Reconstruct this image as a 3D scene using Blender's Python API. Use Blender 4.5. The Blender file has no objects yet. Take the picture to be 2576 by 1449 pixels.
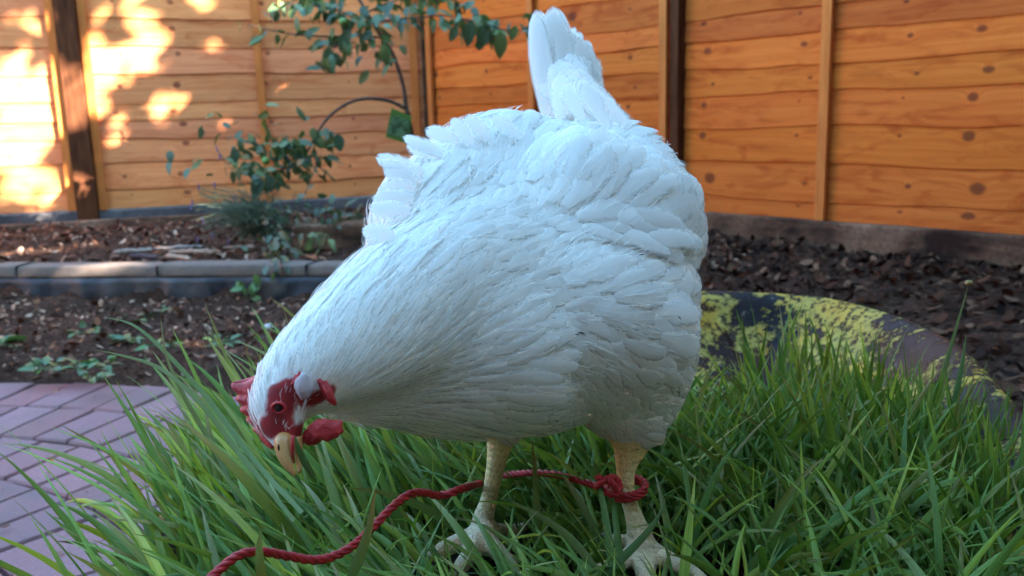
import bpy, math, random
import numpy as np
from mathutils import Vector, Matrix
S = bpy.context.scene
COL = S.collection
R = math.radians
rng = np.random.default_rng(7)
random.seed(7)

# ------------------------------------------------------------------ camera
F = 2235.0; PITCH = R(10.93); ROLL = R(1.51); H = 0.71
dn = np.array([math.sin(ROLL)*math.cos(PITCH), math.cos(ROLL)*math.cos(PITCH), math.sin(PITCH)])
ZB = -dn
YB = np.array([0, 0, 1.0]) - ZB*ZB[2]; YB /= np.linalg.norm(YB)
XB = np.cross(YB, ZB)
cam_d = bpy.data.cameras.new("camera"); cam = bpy.data.objects.new("camera", cam_d); COL.objects.link(cam)
def c2w(c):
    return np.array([c @ XB, c @ YB, c @ ZB])
rt = c2w(np.array([1., 0, 0])); dw = c2w(np.array([0, 1., 0])); fw = c2w(np.array([0, 0, 1.]))
M4 = Matrix(((rt[0], -dw[0], -fw[0], 0), (rt[1], -dw[1], -fw[1], 0), (rt[2], -dw[2], -fw[2], H), (0, 0, 0, 1)))
cam.matrix_world = M4
cam_d.sensor_width = 36; cam_d.lens = F/2576*36; cam_d.clip_end = 300; cam_d.clip_start = 0.01
cam_d.dof.use_dof = True; cam_d.dof.focus_distance = 0.66; cam_d.dof.aperture_fstop = 11.0
S.camera = cam

# ------------------------------------------------------------------ sky, sun, exposure
SUN_EL = R(27); SUN_AZ = math.atan2(-0.50, 0.86)          # the sun stands behind the camera, to the right
sdir = np.array([math.cos(SUN_AZ)*math.cos(SUN_EL), math.sin(SUN_AZ)*math.cos(SUN_EL), math.sin(SUN_EL)])   # towards the sun
W = bpy.data.worlds.new("World"); S.world = W; W.use_nodes = True
wn = W.node_tree.nodes; wl = W.node_tree.links
sky = wn.new("ShaderNodeTexSky"); sky.sky_type = 'NISHITA'; sky.sun_disc = False
sky.sun_elevation = SUN_EL; sky.sun_rotation = math.pi/2 - SUN_AZ
sky.air_density = 1.0; sky.dust_density = 0.6; sky.ozone_density = 2.4
tw = wn.new("ShaderNodeMix"); tw.data_type = 'RGBA'; tw.blend_type = 'MULTIPLY'; tw.inputs[0].default_value = 1.0; tw.inputs[7].default_value = (0.90, 1.10, 0.99, 1)
wl.new(sky.outputs[0], tw.inputs[6]); wl.new(tw.outputs[2], wn["Background"].inputs[0]); wn["Background"].inputs[1].default_value = 0.15
sun_d = bpy.data.lights.new("sun", 'SUN'); sun_d.energy = 5.0; sun_d.angle = R(0.53); sun_d.color = (1.0, 0.90, 0.78)
sun = bpy.data.objects.new("sun", sun_d); COL.objects.link(sun)
sun.rotation_euler = Vector(sdir.tolist()).to_track_quat('Z', 'Y').to_euler()
S.view_settings.view_transform = 'Standard'; S.view_settings.look = 'None'
S.view_settings.gamma = 1.0; S.view_settings.exposure = 3.66
S.cycles.transparent_max_bounces = 24
S.cycles.max_bounces = 14; S.cycles.diffuse_bounces = 9

# ------------------------------------------------------------------ helpers
def ray(u, v):
    return c2w(np.array([u-1288.0, v-724.5, F]))
def P(u, v, y):
    r = ray(u, v); p = r*(y/r[1]); p[2] += H; return p
def G(u, v, z):
    r = ray(u, v); p = r*((z-H)/r[2]); p[2] += H; return p
def PX(px, y):
    return px*y/F
def proj(p):
    q = np.asarray(p, float) - np.array([0, 0, H])
    c = q[..., 0:1]*XB + q[..., 1:2]*YB + q[..., 2:3]*ZB
    return 1288 + F*c[..., 0]/c[..., 2], 724.5 + F*c[..., 1]/c[..., 2]
def lerp(a, b, t): return a + (b-a)*t
def cat(points, n):
    """Catmull-Rom through points -> n samples (any dimension)"""
    p = np.array(points, float); p = np.vstack([2*p[0]-p[1], p, 2*p[-1]-p[-2]])
    m = len(p)-3; out = []
    for t in np.linspace(0, m-1e-6, n):
        i = int(t); f = t-i; a, b, c, d = p[i:i+4]
        out.append(0.5*((2*b)+(c-a)*f+(2*a-5*b+4*c-d)*f*f+(3*b-a-3*c+d)*f**3))
    return np.array(out)
def props(o, label=None, cat_=None, group=None, kind=None):
    if label: o["label"] = label
    if cat_: o["category"] = cat_
    if group: o["group"] = group
    if kind: o["kind"] = kind
    return o
def empty(name, loc, label, cat_, group=None):
    o = bpy.data.objects.new(name, None); o.location = loc; COL.objects.link(o); o.empty_display_size = .05
    bpy.context.view_layer.update()
    return props(o, label, cat_, group)
def mesh(name, V, Fc, mat=None, parent=None, smooth=True, col=None, uv=None):
    """V (n,3), Fc array (m,k) or list of tuples; in world coordinates"""
    V = np.asarray(V, float)
    me = bpy.data.meshes.new(name)
    if isinstance(Fc, np.ndarray):
        m, k = Fc.shape
        me.vertices.add(len(V)); me.vertices.foreach_set("co", V.ravel())
        me.loops.add(m*k); me.loops.foreach_set("vertex_index", Fc.ravel().astype(np.int32))
        me.polygons.add(m); me.polygons.foreach_set("loop_start", (np.arange(m)*k).astype(np.int32))
        me.polygons.foreach_set("loop_total", np.full(m, k, np.int32))
        me.update(calc_edges=True)
    else:
        me.from_pydata(V.tolist(), [], [tuple(int(i) for i in f) for f in Fc])
    me.validate()
    if smooth: me.polygons.foreach_set("use_smooth", np.ones(len(me.polygons), bool))
    li = np.zeros(len(me.loops), np.int32); me.loops.foreach_get("vertex_index", li)
    if col is not None:
        a = me.color_attributes.new("tint", 'FLOAT_COLOR', 'POINT')
        c = np.ones((len(V), 4)); c[:, :3] = col; a.data.foreach_set("color", c.ravel())
    if uv is not None:
        u = me.uv_layers.new(name="UVMap"); u.data.foreach_set("uv", np.asarray(uv, float)[li].ravel())
    me.update()
    o = bpy.data.objects.new(name, me); COL.objects.link(o)
    if mat: me.materials.append(mat)
    if parent is not None:
        o.parent = parent; o.matrix_parent_inverse = parent.matrix_world.inverted()
    return o
class MB:
    def __init__(s): s.V = []; s.F = []; s.C = []; s.U = []
    def add(s, V, Fc, c=None, uv=None):
        n = sum(len(x) for x in s.V); V = np.asarray(V, float); s.V.append(V)
        s.F += [tuple(i+n for i in f) for f in Fc]
        s.C.append(np.tile(np.array(c if c is not None else (1, 1, 1), float), (len(V), 1)) if c is None or np.ndim(c) == 1 else np.asarray(c))
        s.U.append(np.zeros((len(V), 2)) if uv is None else np.asarray(uv, float))
    def build(s, name, mat, parent=None, smooth=True):
        return mesh(name, np.vstack(s.V), s.F, mat, parent, smooth, np.vstack(s.C), np.vstack(s.U))
def box_vf(o, ax, ay, az):
    """box from corner o along three edge vectors"""
    o = np.array(o, float); ax, ay, az = map(np.array, (ax, ay, az))
    V = [o, o+ax, o+ax+ay, o+ay, o+az, o+ax+az, o+ax+ay+az, o+ay+az]
    return V, [(0, 3, 2, 1), (4, 5, 6, 7), (0, 1, 5, 4), (1, 2, 6, 5), (2, 3, 7, 6), (3, 0, 4, 7)]
def bevel(o, w, seg=2):
    m = o.modifiers.new("bevel", 'BEVEL'); m.width = w; m.segments = seg; m.limit_method = 'ANGLE'; return o
def tube_vf(pts, rad, n=8, close=True):
    pts = np.array(pts, float); m = len(pts); rad = np.broadcast_to(np.array(rad, float), (m,))
    T = np.gradient(pts, axis=0); T /= np.linalg.norm(T, axis=1)[:, None]+1e-12
    up = np.array([0, 0, 1.]) if abs(T[0][2]) < .9 else np.array([1., 0, 0])
    V = []; a = np.cross(T[0], up); a /= np.linalg.norm(a)
    for i in range(m):
        a = a - T[i]*(a @ T[i]); a /= np.linalg.norm(a)+1e-12; b = np.cross(T[i], a)
        for k in range(n):
            t = 2*math.pi*k/n; V.append(pts[i]+rad[i]*(math.cos(t)*a+math.sin(t)*b))
    Fc = [(i*n+k, i*n+(k+1) % n, (i+1)*n+(k+1) % n, (i+1)*n+k) for i in range(m-1) for k in range(n)]
    if close:
        V += [pts[0], pts[-1]]; c = m*n
        Fc += [(c, (k+1) % n, k) for k in range(n)] + [(c+1, (m-1)*n+k, (m-1)*n+(k+1) % n) for k in range(n)]
    return np.array(V), Fc
def ico(center, rad, n=10, rot=None):
    """uv ellipsoid"""
    c = np.array(center, float); r = np.broadcast_to(np.array(rad, float), (3,))
    V = [(0, 0, 1.)]; m = n*2
    for i in range(1, n):
        for k in range(m):
            a = math.pi*i/n; b = 2*math.pi*k/m; V.append((math.sin(a)*math.cos(b), math.sin(a)*math.sin(b), math.cos(a)))
    V.append((0, 0, -1.)); V = np.array(V)*r
    if rot is not None: V = V @ np.array(rot).T
    L = len(V)-1
    Fc = [(0, 1+k, 1+(k+1) % m) for k in range(m)]
    Fc += [(1+i*m+k, 1+(i+1)*m+k, 1+(i+1)*m+(k+1) % m, 1+i*m+(k+1) % m) for i in range(n-2) for k in range(m)]
    Fc += [(L, 1+(n-2)*m+(k+1) % m, 1+(n-2)*m+k) for k in range(m)]
    return V+c, Fc
# value noise on numpy points
_perm = rng.random((64, 64, 64))
def vnoise(p, s=1.0):
    p = np.asarray(p, float)*s; i = np.floor(p).astype(int); f = p-i; f = f*f*(3-2*f)
    def g(a, b, c): return _perm[(i[..., 0]+a) % 64, (i[..., 1]+b) % 64, (i[..., 2]+c) % 64]
    x, y, z = f[..., 0], f[..., 1], f[..., 2]
    return (((g(0,0,0)*(1-x)+g(1,0,0)*x)*(1-y)+(g(0,1,0)*(1-x)+g(1,1,0)*x)*y)*(1-z)
            + ((g(0,0,1)*(1-x)+g(1,0,1)*x)*(1-y)+(g(0,1,1)*(1-x)+g(1,1,1)*x)*y)*z)

# ------------------------------------------------------------------ material helper
class Mt:
    def __init__(s, name):
        s.m = bpy.data.materials.new(name); s.m.use_nodes = True
        s.n = s.m.node_tree.nodes; s.l = s.m.node_tree.links; s.b = s.n["Principled BSDF"]; s.out = s.n["Material Output"]
    def new(s, t, **k):
        x = s.n.new("ShaderNode"+t)
        for a, b in k.items(): setattr(x, a, b)
        return x
    def setin(s, sock, val):
        if isinstance(val, bpy.types.NodeSocket): s.l.new(val, sock)
        elif val is not None: sock.default_value = val
    def math(s, op, a, b=None, c=None, clamp=False):
        x = s.new("Math", operation=op, use_clamp=clamp)
        for i, q in enumerate((a, b, c)): s.setin(x.inputs[i], q) if q is not None else None
        return x.outputs[0]
    def coord(s, kind="Object", scale=(1, 1, 1), rot=(0, 0, 0)):
        c = s.new("TexCoord"); mp = s.new("Mapping"); s.l.new(c.outputs[kind], mp.inputs[0])
        mp.inputs["Scale"].default_value = scale; mp.inputs["Rotation"].default_value = rot
        return mp.outputs[0]
    def noise(s, vec=None, scale=5, detail=4, rough=.55, dist=0):
        x = s.new("TexNoise"); s.setin(x.inputs["Vector"], vec) if vec else None
        x.inputs["Scale"].default_value = scale; x.inputs["Detail"].default_value = detail
        x.inputs["Roughness"].default_value = rough; x.inputs["Distortion"].default_value = dist
        return x.outputs["Fac"]
    def ramp(s, fac, stops, interp='LINEAR'):
        x = s.new("ValToRGB"); s.l.new(fac, x.inputs[0]); e = x.color_ramp.elements; x.color_ramp.interpolation = interp
        while len(e) < len(stops): e.new(.5)
        for q, (p, c) in zip(e, stops):
            q.position = p; q.color = (*c, 1) if hasattr(c, '__len__') else (c, c, c, 1)
        return x.outputs[0]
    def mix(s, fac, a, b, mode='MIX'):
        x = s.new("Mix", data_type='RGBA', blend_type=mode)
        s.setin(x.inputs[0], fac); s.setin(x.inputs[6], (*a, 1) if isinstance(a, tuple) and len(a) == 3 else a)
        s.setin(x.inputs[7], (*b, 1) if isinstance(b, tuple) and len(b) == 3 else b); return x.outputs[2]
    def tint(s):
        return s.new("Attribute", attribute_name="tint").outputs["Color"]
    def base(s, c): s.setin(s.b.inputs["Base Color"], (*c, 1) if isinstance(c, tuple) and len(c) == 3 else c); return s
    def rough(s, r): s.setin(s.b.inputs["Roughness"], r); return s
    def spec(s, r): s.b.inputs["Specular IOR Level"].default_value = r; return s
    def bump(s, h, strength=.3, dist=.01):
        x = s.new("Bump"); x.inputs["Strength"].default_value = strength; x.inputs["Distance"].default_value = dist
        s.l.new(h, x.inputs["Height"]); s.l.new(x.outputs[0], s.b.inputs["Normal"]); return s
    def translucent(s, color, fac):
        t = s.new("BsdfTranslucent"); s.setin(t.inputs[0], color)
        mx = s.new("MixShader"); mx.inputs[0].default_value = fac
        s.l.new(s.b.outputs[0], mx.inputs[1]); s.l.new(t.outputs[0], mx.inputs[2]); s.l.new(mx.outputs[0], s.out.inputs[0]); return mx

# ================================================================== SETTING
CORNER = np.array([-0.492, 5.615])
AL, AR = R(17), R(-48)
DL = -np.array([math.cos(AL), math.sin(AL)]); NL = np.array([math.sin(AL), -math.cos(AL)])     # along the left fence / towards the garden
DR = np.array([math.cos(AR), math.sin(AR)]); NR = np.array([math.sin(AR), -math.cos(AR)])
PC = np.array([-1.54, 0.66])                       # centre of the paving rings
E0 = G(0, 670, .2)[:2]; E1 = G(800, 664, .2)[:2]   # front line of the raised bed edging
ED = (E1-E0)/np.linalg.norm(E1-E0); EN = np.array([ED[1], -ED[0]])   # towards the camera
if EN[1] > 0: EN = -EN
RIM = cat([(.361,1.607),(.484,1.601),(.577,1.517),(.624,1.343),(.610,1.136),(.566,.956),(.50,.76),(.42,.57),(.27,.41),(.02,.35),(-.17,.41),(-.28,.58),(-.315,.80),(-.27,1.05),(-.13,1.30),(.10,1.51),(.361,1.607)], 161)[:-1]
def in_rim(x, y, shrink=0.0):
    c = np.array([.11, .98]); q = c+(RIM-c)*(1-shrink)
    x = np.asarray(x, float); y = np.asarray(y, float); ins = np.zeros(x.shape, bool); j = len(q)-1
    for i in range(len(q)):
        cnd = ((q[i, 1] > y) != (q[j, 1] > y)) & (x < (q[j, 0]-q[i, 0])*(y-q[i, 1])/(q[j, 1]-q[i, 1]+1e-12)+q[i, 0])
        ins ^= cnd; j = i
    return ins
def sm(a, b, x): t = np.clip((x-a)/(b-a), 0, 1); return t*t*(3-2*t)
def ground_z(x, y):
    x = np.asarray(x, float); y = np.asarray(y, float)
    dl = (x-CORNER[0])*NL[0]+(y-CORNER[1])*NL[1]; dr = (x-CORNER[0])*NR[0]+(y-CORNER[1])*NR[1]
    bed = -((x-E0[0])*EN[0]+(y-E0[1])*EN[1])        # >0 behind the edging
    rp = np.hypot(x-PC[0], y-PC[1])
    z = -.03 + .075*sm(1.78, 1.95, rp) + .035*sm(1.95, 2.9, rp)
    zr = .05+.11*sm(1.9, .3, dr)
    z = np.where((x > .2) & (rp > 1.95), np.maximum(z, zr), z)
    s = sm(.005, .03, bed)*sm(1.25, .8, x+.25*(4.5-y))
    z = z*(1-s)+s*np.maximum(z, .165+.02*sm(.2, .8, bed))
    p = np.stack([x, y, x*0], -1)
    z = z + np.where(rp < 1.83, 0, (vnoise(p, 9)-.5)*.03+(vnoise(p, 31)-.5)*.012)
    return z
def soil_z(x, y):
    p = np.stack([np.asarray(x, float), np.asarray(y, float), np.zeros_like(np.asarray(x, float))], -1)
    e = np.hypot((x-.05)/.50, (y-.80)/.72)
    return .345-.10*sm(.55, 1.05, e)+(vnoise(p, 14)-.5)*.012

# --- materials of the setting
def soil_mat(name, dark=1.0):
    m = Mt(name); v = m.coord()
    n1 = m.noise(v, 6, 6, .6); n2 = m.noise(v, 60, 5, .7)
    c = m.ramp(m.math('MULTIPLY_ADD', n2, .7, m.math('MULTIPLY', n1, .4)), [(.3, (.014*dark, .007*dark, .005*dark)), (.55, (.055*dark, .028*dark, .019*dark)), (.8, (.16*dark, .09*dark, .06*dark))])
    m.base(c).rough(.95).spec(.08).bump(n2, .8, .02); return m.m
M_SOIL = soil_mat("soil", 1.0); M_SOILD = soil_mat("dark_soil", .5)
def grid_obj(name, x0, x1, y0, y1, st, fz, mat, kind, cull=None):
    xs = np.arange(x0, x1+st/2, st); ys = np.arange(y0, y1+st/2, st); X, Y = np.meshgrid(xs, ys); Z = fz(X, Y)
    V = np.stack([X, Y, Z], -1).reshape(-1, 3); nx = len(xs); i = np.arange(len(ys)-1)[:, None]*nx+np.arange(nx-1)[None]
    Fc = np.stack([i, i+1, i+nx+1, i+nx], -1).reshape(-1, 4)
    if cull is not None:
        cx = V[Fc].mean(1); Fc = Fc[cull(cx[:, 0], cx[:, 1])]
    o = mesh(name, V, Fc, mat); props(o, kind=kind); return o
grid_obj("ground", -5.2, 4.4, -2.2, 7.0, .035, ground_z, M_SOIL, "structure")
o = mesh("ground_beyond", *box_vf((-60, -60, -.14), (120, 0, 0), (0, 120, 0), (0, 0, .06)), M_SOIL, smooth=False); props(o, kind="structure")

# --- brick paving laid in rings
m = Mt("paver"); v = m.coord(); t = m.tint()
n = m.noise(v, 9, 4, .6); n2 = m.noise(v, 140, 4, .7); n3 = m.noise(v, 3.2, 5, .65)
c = m.mix(m.math('MULTIPLY', n, .6), t, (.27, .17, .18)); c = m.mix(m.ramp(n2, [(.25, .5), (.6, 0)]), c, (.12, .085, .085))
c = m.mix(m.ramp(n3, [(.46, 0), (.68, .6)]), c, (.16, .13, .115))
m.base(c).rough(.85).spec(.2).bump(m.math('ADD', n2, m.math('MULTIPLY', n, .6)), .45, .004); M_PAV = m.m
mb = MB()
for a, b in [(.18,.38),(.38,.58),(.58,.78),(.78,.98),(.98,1.18),(1.18,1.38),(1.38,1.59),(1.59,1.80)]:
    k = int(2*math.pi*((a+b)/2)/.106); off = rng.random()
    for i in range(k):
        g = .0034; th = (i+off)*2*math.pi/k; d = math.pi/k; r0, r1 = a+g*1.5, b-g*1.5; z1 = rng.normal(0, .0016); tl = rng.normal(0, .0012, 4)
        q = []
        for r_, s_ in ((r0, -1), (r1, -1), (r1, 1), (r0, 1)):
            dd = s_*(d-g/r_-rng.uniform(0, .0018)/r_); q.append((PC[0]+r_*math.cos(th+dd), PC[1]+r_*math.sin(th+dd)))
        ctr = np.mean(q, 0); V = []
        for ins, z in ((0, -.05), (0, -.005), (.0035, 0)):
            for j, p in enumerate(q):
                p = np.array(p); e = ctr-p; p = p+e/np.linalg.norm(e)*ins*1.4; V.append((p[0], p[1], z+z1+(tl[j] if z > -.01 else 0)))
        Fc = [(8, 9, 10, 11)]+[(l*4+j, l*4+(j+1) % 4, (l+1)*4+(j+1) % 4, (l+1)*4+j) for l in (0, 1) for j in range(4)]
        w = rng.random(); colr = np.array((.375, .165, .168))*(1-w)+np.array((.30, .165, .185))*w; colr *= rng.uniform(.7, 1.12)
        mb.add(V, Fc, colr)
V = [(PC[0]+.175*math.cos(a), PC[1]+.175*math.sin(a), 0) for a in np.linspace(0, 2*math.pi, 33)[:-1]]; V += [(x, y, -.05) for x, y, _ in V]; mb.add(V, [tuple(range(32))]+[(i, i+32, (i+1) % 32+32, (i+1) % 32) for i in range(32)], np.array((.42, .17, .2)))
o = mb.build("paving", M_PAV, smooth=False); props(o, kind="structure")

# --- timber fence
def wood_mat(name, light, dark, knot, stain, kx, sat=1.0):
    """UV: x in metres along the board, y = board number + height on the board"""
    m = Mt(name); tc = m.new("TexCoord"); sp = m.new("SeparateXYZ"); m.l.new(tc.outputs["UV"], sp.inputs[0])
    ux, uy = sp.outputs[0], sp.outputs[1]; fl = m.math('FLOOR', uy); fr = m.math('FRACT', uy)
    # knots: distance field
    wob = m.noise(tc.outputs["UV"], 3, 2); ks = None
    rn = m.new("TexWhiteNoise", noise_dimensions='1D'); m.l.new(fl, rn.inputs["W"]); rj = rn.outputs["Value"]
    for x0, rad in kx:
        dx = m.math('MULTIPLY', m.math('ADD', m.math('SUBTRACT', ux, x0), m.math('MULTIPLY', m.math('SUBTRACT', rj, .5), .06)), 1/(rad*1.35))
        dy = m.math('MULTIPLY', m.math('SUBTRACT', fr, m.math('MULTIPLY_ADD', rj, .3, .38)), .13/(rad*.85))
        d = m.math('SQRT', m.math('ADD', m.math('MULTIPLY', dx, dx), m.math('MULTIPLY', dy, dy)))
        rk = m.new('TexWhiteNoise', noise_dimensions='1D'); m.l.new(m.math('MULTIPLY_ADD', fl, 7.7, x0*31.0), rk.inputs['W']); d = m.math('DIVIDE', d, m.math('MULTIPLY_ADD', rk.outputs['Value'], .85, .35))
        ks = d if ks is None else m.math('MINIMUM', ks, d)
    infl = m.math('DIVIDE', 1.0, m.math('ADD', m.math('MULTIPLY', ks, ks), .6))     # grain flows round the knots
    cv = m.new("CombineXYZ"); m.l.new(m.math('MULTIPLY', ux, 1.1), cv.inputs[0])
    m.l.new(m.math('ADD', m.math('MULTIPLY', uy, 1.0), m.math('MULTIPLY', infl, .22)), cv.inputs[1]); m.l.new(m.math('MULTIPLY', fl, 7.3), cv.inputs[2])
    mp = m.new("Mapping"); mp.inputs["Scale"].default_value = (1, 9, 1); m.l.new(cv.outputs[0], mp.inputs[0])
    g1 = m.noise(mp.outputs[0], 1.3, 5, .6, .4); mp2 = m.new("Mapping"); mp2.inputs["Scale"].default_value = (3, 60, 1); m.l.new(cv.outputs[0], mp2.inputs[0])
    g2 = m.noise(mp2.outputs[0], 1.5, 3, .6)
    mp3 = m.new("Mapping"); mp3.inputs["Scale"].default_value = (2.2, 1.3, 1); m.l.new(cv.outputs[0], mp3.inputs[0]); g3 = m.noise(mp3.outputs[0], 1.7, 4, .6, 1.2)
    c = m.mix(m.ramp(g1, [(.3, 0), (.68, 1)]), light, dark)
    c = m.mix(m.math('MULTIPLY', m.ramp(g2, [(.4, 0), (.7, 1)]), .28), c, dark)
    c = m.mix(m.math('MULTIPLY', m.ramp(g3, [(.50, 0), (.70, 1)]), .75), c, stain)
    c = m.mix(m.math('MULTIPLY', m.ramp(m.math('ADD', ks, m.math('MULTIPLY', wob, .8)), [(.5, 1), (1.9, 0)]), .38), c, stain)
    c = m.mix(m.ramp(m.math('ADD', ks, m.math('MULTIPLY', m.math('SUBTRACT', g1, .5), .9)), [(.72, .85), (1.08, 0)]), c, knot)
    t = m.tint(); c = m.mix(1.0, c, t, 'MULTIPLY')
    m.base(c).rough(.75).spec(.12).bump(g2, .25, .003); return m.m
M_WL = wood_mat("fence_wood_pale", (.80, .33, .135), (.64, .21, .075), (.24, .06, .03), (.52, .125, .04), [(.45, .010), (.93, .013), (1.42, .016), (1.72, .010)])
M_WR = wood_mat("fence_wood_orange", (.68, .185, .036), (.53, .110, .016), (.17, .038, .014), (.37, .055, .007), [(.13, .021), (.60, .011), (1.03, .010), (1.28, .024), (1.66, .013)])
m = Mt("batten_wood"); v = m.coord(scale=(1, 1, .12)); n = m.noise(v, 45, 4, .6); c = m.mix(m.ramp(n, [(.3, 0), (.7, 1)]), (.62, .20, .05), (.46, .13, .03)); m.base(m.mix(1.0, c, m.tint(), 'MULTIPLY')).rough(.75).spec(.1).bump(n, .2, .003); M_BAT = m.m
m = Mt("post_wood"); v = m.coord(scale=(1, 1, .15)); n = m.noise(v, 40, 5, .6); m.base(m.ramp(n, [(.3, (.045, .017, .009)), (.7, (.12, .044, .019))])).rough(.8).spec(.05).bump(n, .3, .004); M_POST = m.m
LZ = [.254,.362,.51,.638,.745,.841,.994,1.142,1.296,1.43,1.57,1.70,1.84,1.97,2.06]
RZ = [.257,.334,.488,.64,.779,.889,1.012,1.107,1.25,1.40,1.54,1.68,1.82,1.95,2.06]
def f3(D, N, t, off, z): q = CORNER+D*t+N*off; return np.array([q[0], q[1], z])
def fence_panel(label, D, N, t0, t1, ZL, mat, bats, seed, tintv=(1, 1, 1)):
    e = empty("garden_fence", f3(D, N, (t0+t1)/2, 0, ZL[0]), label, "fence panel")
    r_ = np.random.default_rng(seed); mb = MB(); nx = int((t1-t0)/.03)+1; xs = np.linspace(0, t1-t0, nx)
    for i in range(len(ZL)-1):
        z0, z1 = ZL[i], ZL[i+1]+.022; ph = r_.random()*50; tn = np.array(tintv)*r_.uniform(.78, 1.12)*np.array([1, r_.uniform(.93, 1.06), r_.uniform(.85, 1.1)])
        for j in range(3):
            pass
        wav = (vnoise(np.stack([xs*2.2+ph, xs*0+i, xs*0], -1))-.5)*.020+(vnoise(np.stack([xs*9+ph, xs*0+i, xs*0+5], -1))-.5)*.006
        if i == 0: wav *= .15
        bow = (vnoise(np.stack([xs*1.3+ph, xs*0+i, xs*0+9], -1))-.5)*.008
        V = []; U = []
        for k, x in enumerate(xs):
            zb = z0+wav[k]; o0 = .015+bow[k]*.6
            for off, z, fr in ((o0-.009, zb, 0), (o0, zb, 0.001), (o0*.75+.002, lerp(zb, z1, .33), .33), (o0*.4+.003, lerp(zb, z1, .66), .66), (.004, z1, .995), (-.006, z1, .995)):
                V.append(f3(D, N, t0+x, off, z)); U.append((x, i+fr))
        Fc = [(a*6+b, a*6+(b+1) % 6, (a+1)*6+(b+1) % 6, (a+1)*6+b) for a in range(nx-1) for b in range(6)]
        mb.add(V, Fc, tn, U)
    ob = mb.build("boards", mat, e, smooth=False)
    for tb in bats:
        w = .042; V, Fc = box_vf(f3(D, N, tb-w/2, .026, ZL[0]-.004), [*(D*w), 0], [*(N*.022), 0], [0, 0, ZL[-1]-ZL[0]+.004])
        mb = MB(); mb.add(V, Fc, np.array(tintv)*r_.uniform(.9, 1.1)); b = mb.build("batten", M_BAT, e, smooth=False); bevel(b, .002)
    V, Fc = box_vf(f3(D, N, t0, -.01, 2.07), [*(D*(t1-t0)), 0], [*(N*.07), 0], [0, 0, .022]); mb = MB(); mb.add(V, Fc, tintv); bevel(mb.build("capping_rail", M_BAT, e, smooth=False), .003)
    return e
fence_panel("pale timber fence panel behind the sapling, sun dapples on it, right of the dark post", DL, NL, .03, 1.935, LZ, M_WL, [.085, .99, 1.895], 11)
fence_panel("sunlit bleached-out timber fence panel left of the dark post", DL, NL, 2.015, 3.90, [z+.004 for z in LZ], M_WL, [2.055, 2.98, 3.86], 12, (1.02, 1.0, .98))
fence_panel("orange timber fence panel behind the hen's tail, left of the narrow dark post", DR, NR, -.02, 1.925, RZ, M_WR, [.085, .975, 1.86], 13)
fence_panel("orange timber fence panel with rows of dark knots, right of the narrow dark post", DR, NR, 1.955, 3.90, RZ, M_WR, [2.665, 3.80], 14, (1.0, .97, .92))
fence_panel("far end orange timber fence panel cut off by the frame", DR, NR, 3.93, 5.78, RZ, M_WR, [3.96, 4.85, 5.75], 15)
def post(label, D, N, t, w, off, d):
    V, Fc = box_vf(f3(D, N, t-w/2, off, 0), [*(D*w), 0], [*(N*d), 0], [0, 0, 2.12]); o = mesh("fence_post", V, Fc, M_POST, smooth=False); bevel(o, .004); props(o, label, "fence post"); return o
post("dark brown square fence post between the sunlit left panel and the dappled panel", DL, NL, 1.975, .108, -.03, .11)
post("narrow dark brown fence post between the two orange fence panels", DR, NR, 1.94, .046, -.03, .095)
post("fence post in the corner where the two fences meet", DR, NR, 0, .10, -.07, .09)
fence_panel("third timber fence panel of the left fence, outside the frame", DL, NL, 3.98, 5.83, LZ, M_WL, [4.02, 4.9, 5.8], 16)
post("dark brown post at the left fence's far end, outside the frame", DL, NL, 3.94, .09, -.03, .11)
_c = CORNER; CORNER = _c+DL*5.86; DS = np.array([math.cos(R(-73)), math.sin(R(-73))]); NS = np.array([-DS[1], DS[0]])
for i, w in enumerate(("rear", "middle", "front")):
    fence_panel(w+" timber panel of the side fence, outside the frame at the left", DS, NS, .05+i*1.92, 1.88+i*1.92, LZ, M_WL, [.09+i*1.92, .97+i*1.92, 1.84+i*1.92], 17+i)
    post(w+" post of the side fence, outside the frame at the left", DS, NS, 1.925+i*1.92, .08, -.03, .1)
CORNER = _c
# gravel boards and sleepers
m = Mt("gravel_board_concrete"); v = m.coord(); n = m.noise(v, 7, 6, .65); n2 = m.noise(v, 90, 4, .6)
m.base(m.mix(m.ramp(n2, [(.3, .5), (.6, 0)]), m.ramp(n, [(.3, (.055, .05, .052)), (.6, (.13, .12, .125)), (.8, (.2, .18, .17))]), (.04, .035, .035))).rough(.9).spec(.1).bump(n2, .4, .005); M_GB = m.m
m = Mt("weathered_timber"); v = m.coord(scale=(1, 1, 6)); n = m.noise(v, 2.3, 6, .65, .5); v2 = m.coord(); n2 = m.noise(v2, 3, 4, .6, .6); n4 = m.noise(v2, 60, 5, .6)
c = m.ramp(m.math('ADD', m.math('MULTIPLY', n, .4), m.math('MULTIPLY', n2, .6)), [(.38, (.030, .014, .010)), (.5, (.17, .090, .055)), (.68, (.34, .20, .13))])
m.base(m.mix(m.ramp(n4, [(.35, .5), (.6, 0)]), c, (.03, .02, .018))).rough(.9).spec(.08).bump(n4, .5, .006); M_OLD = m.m
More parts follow.
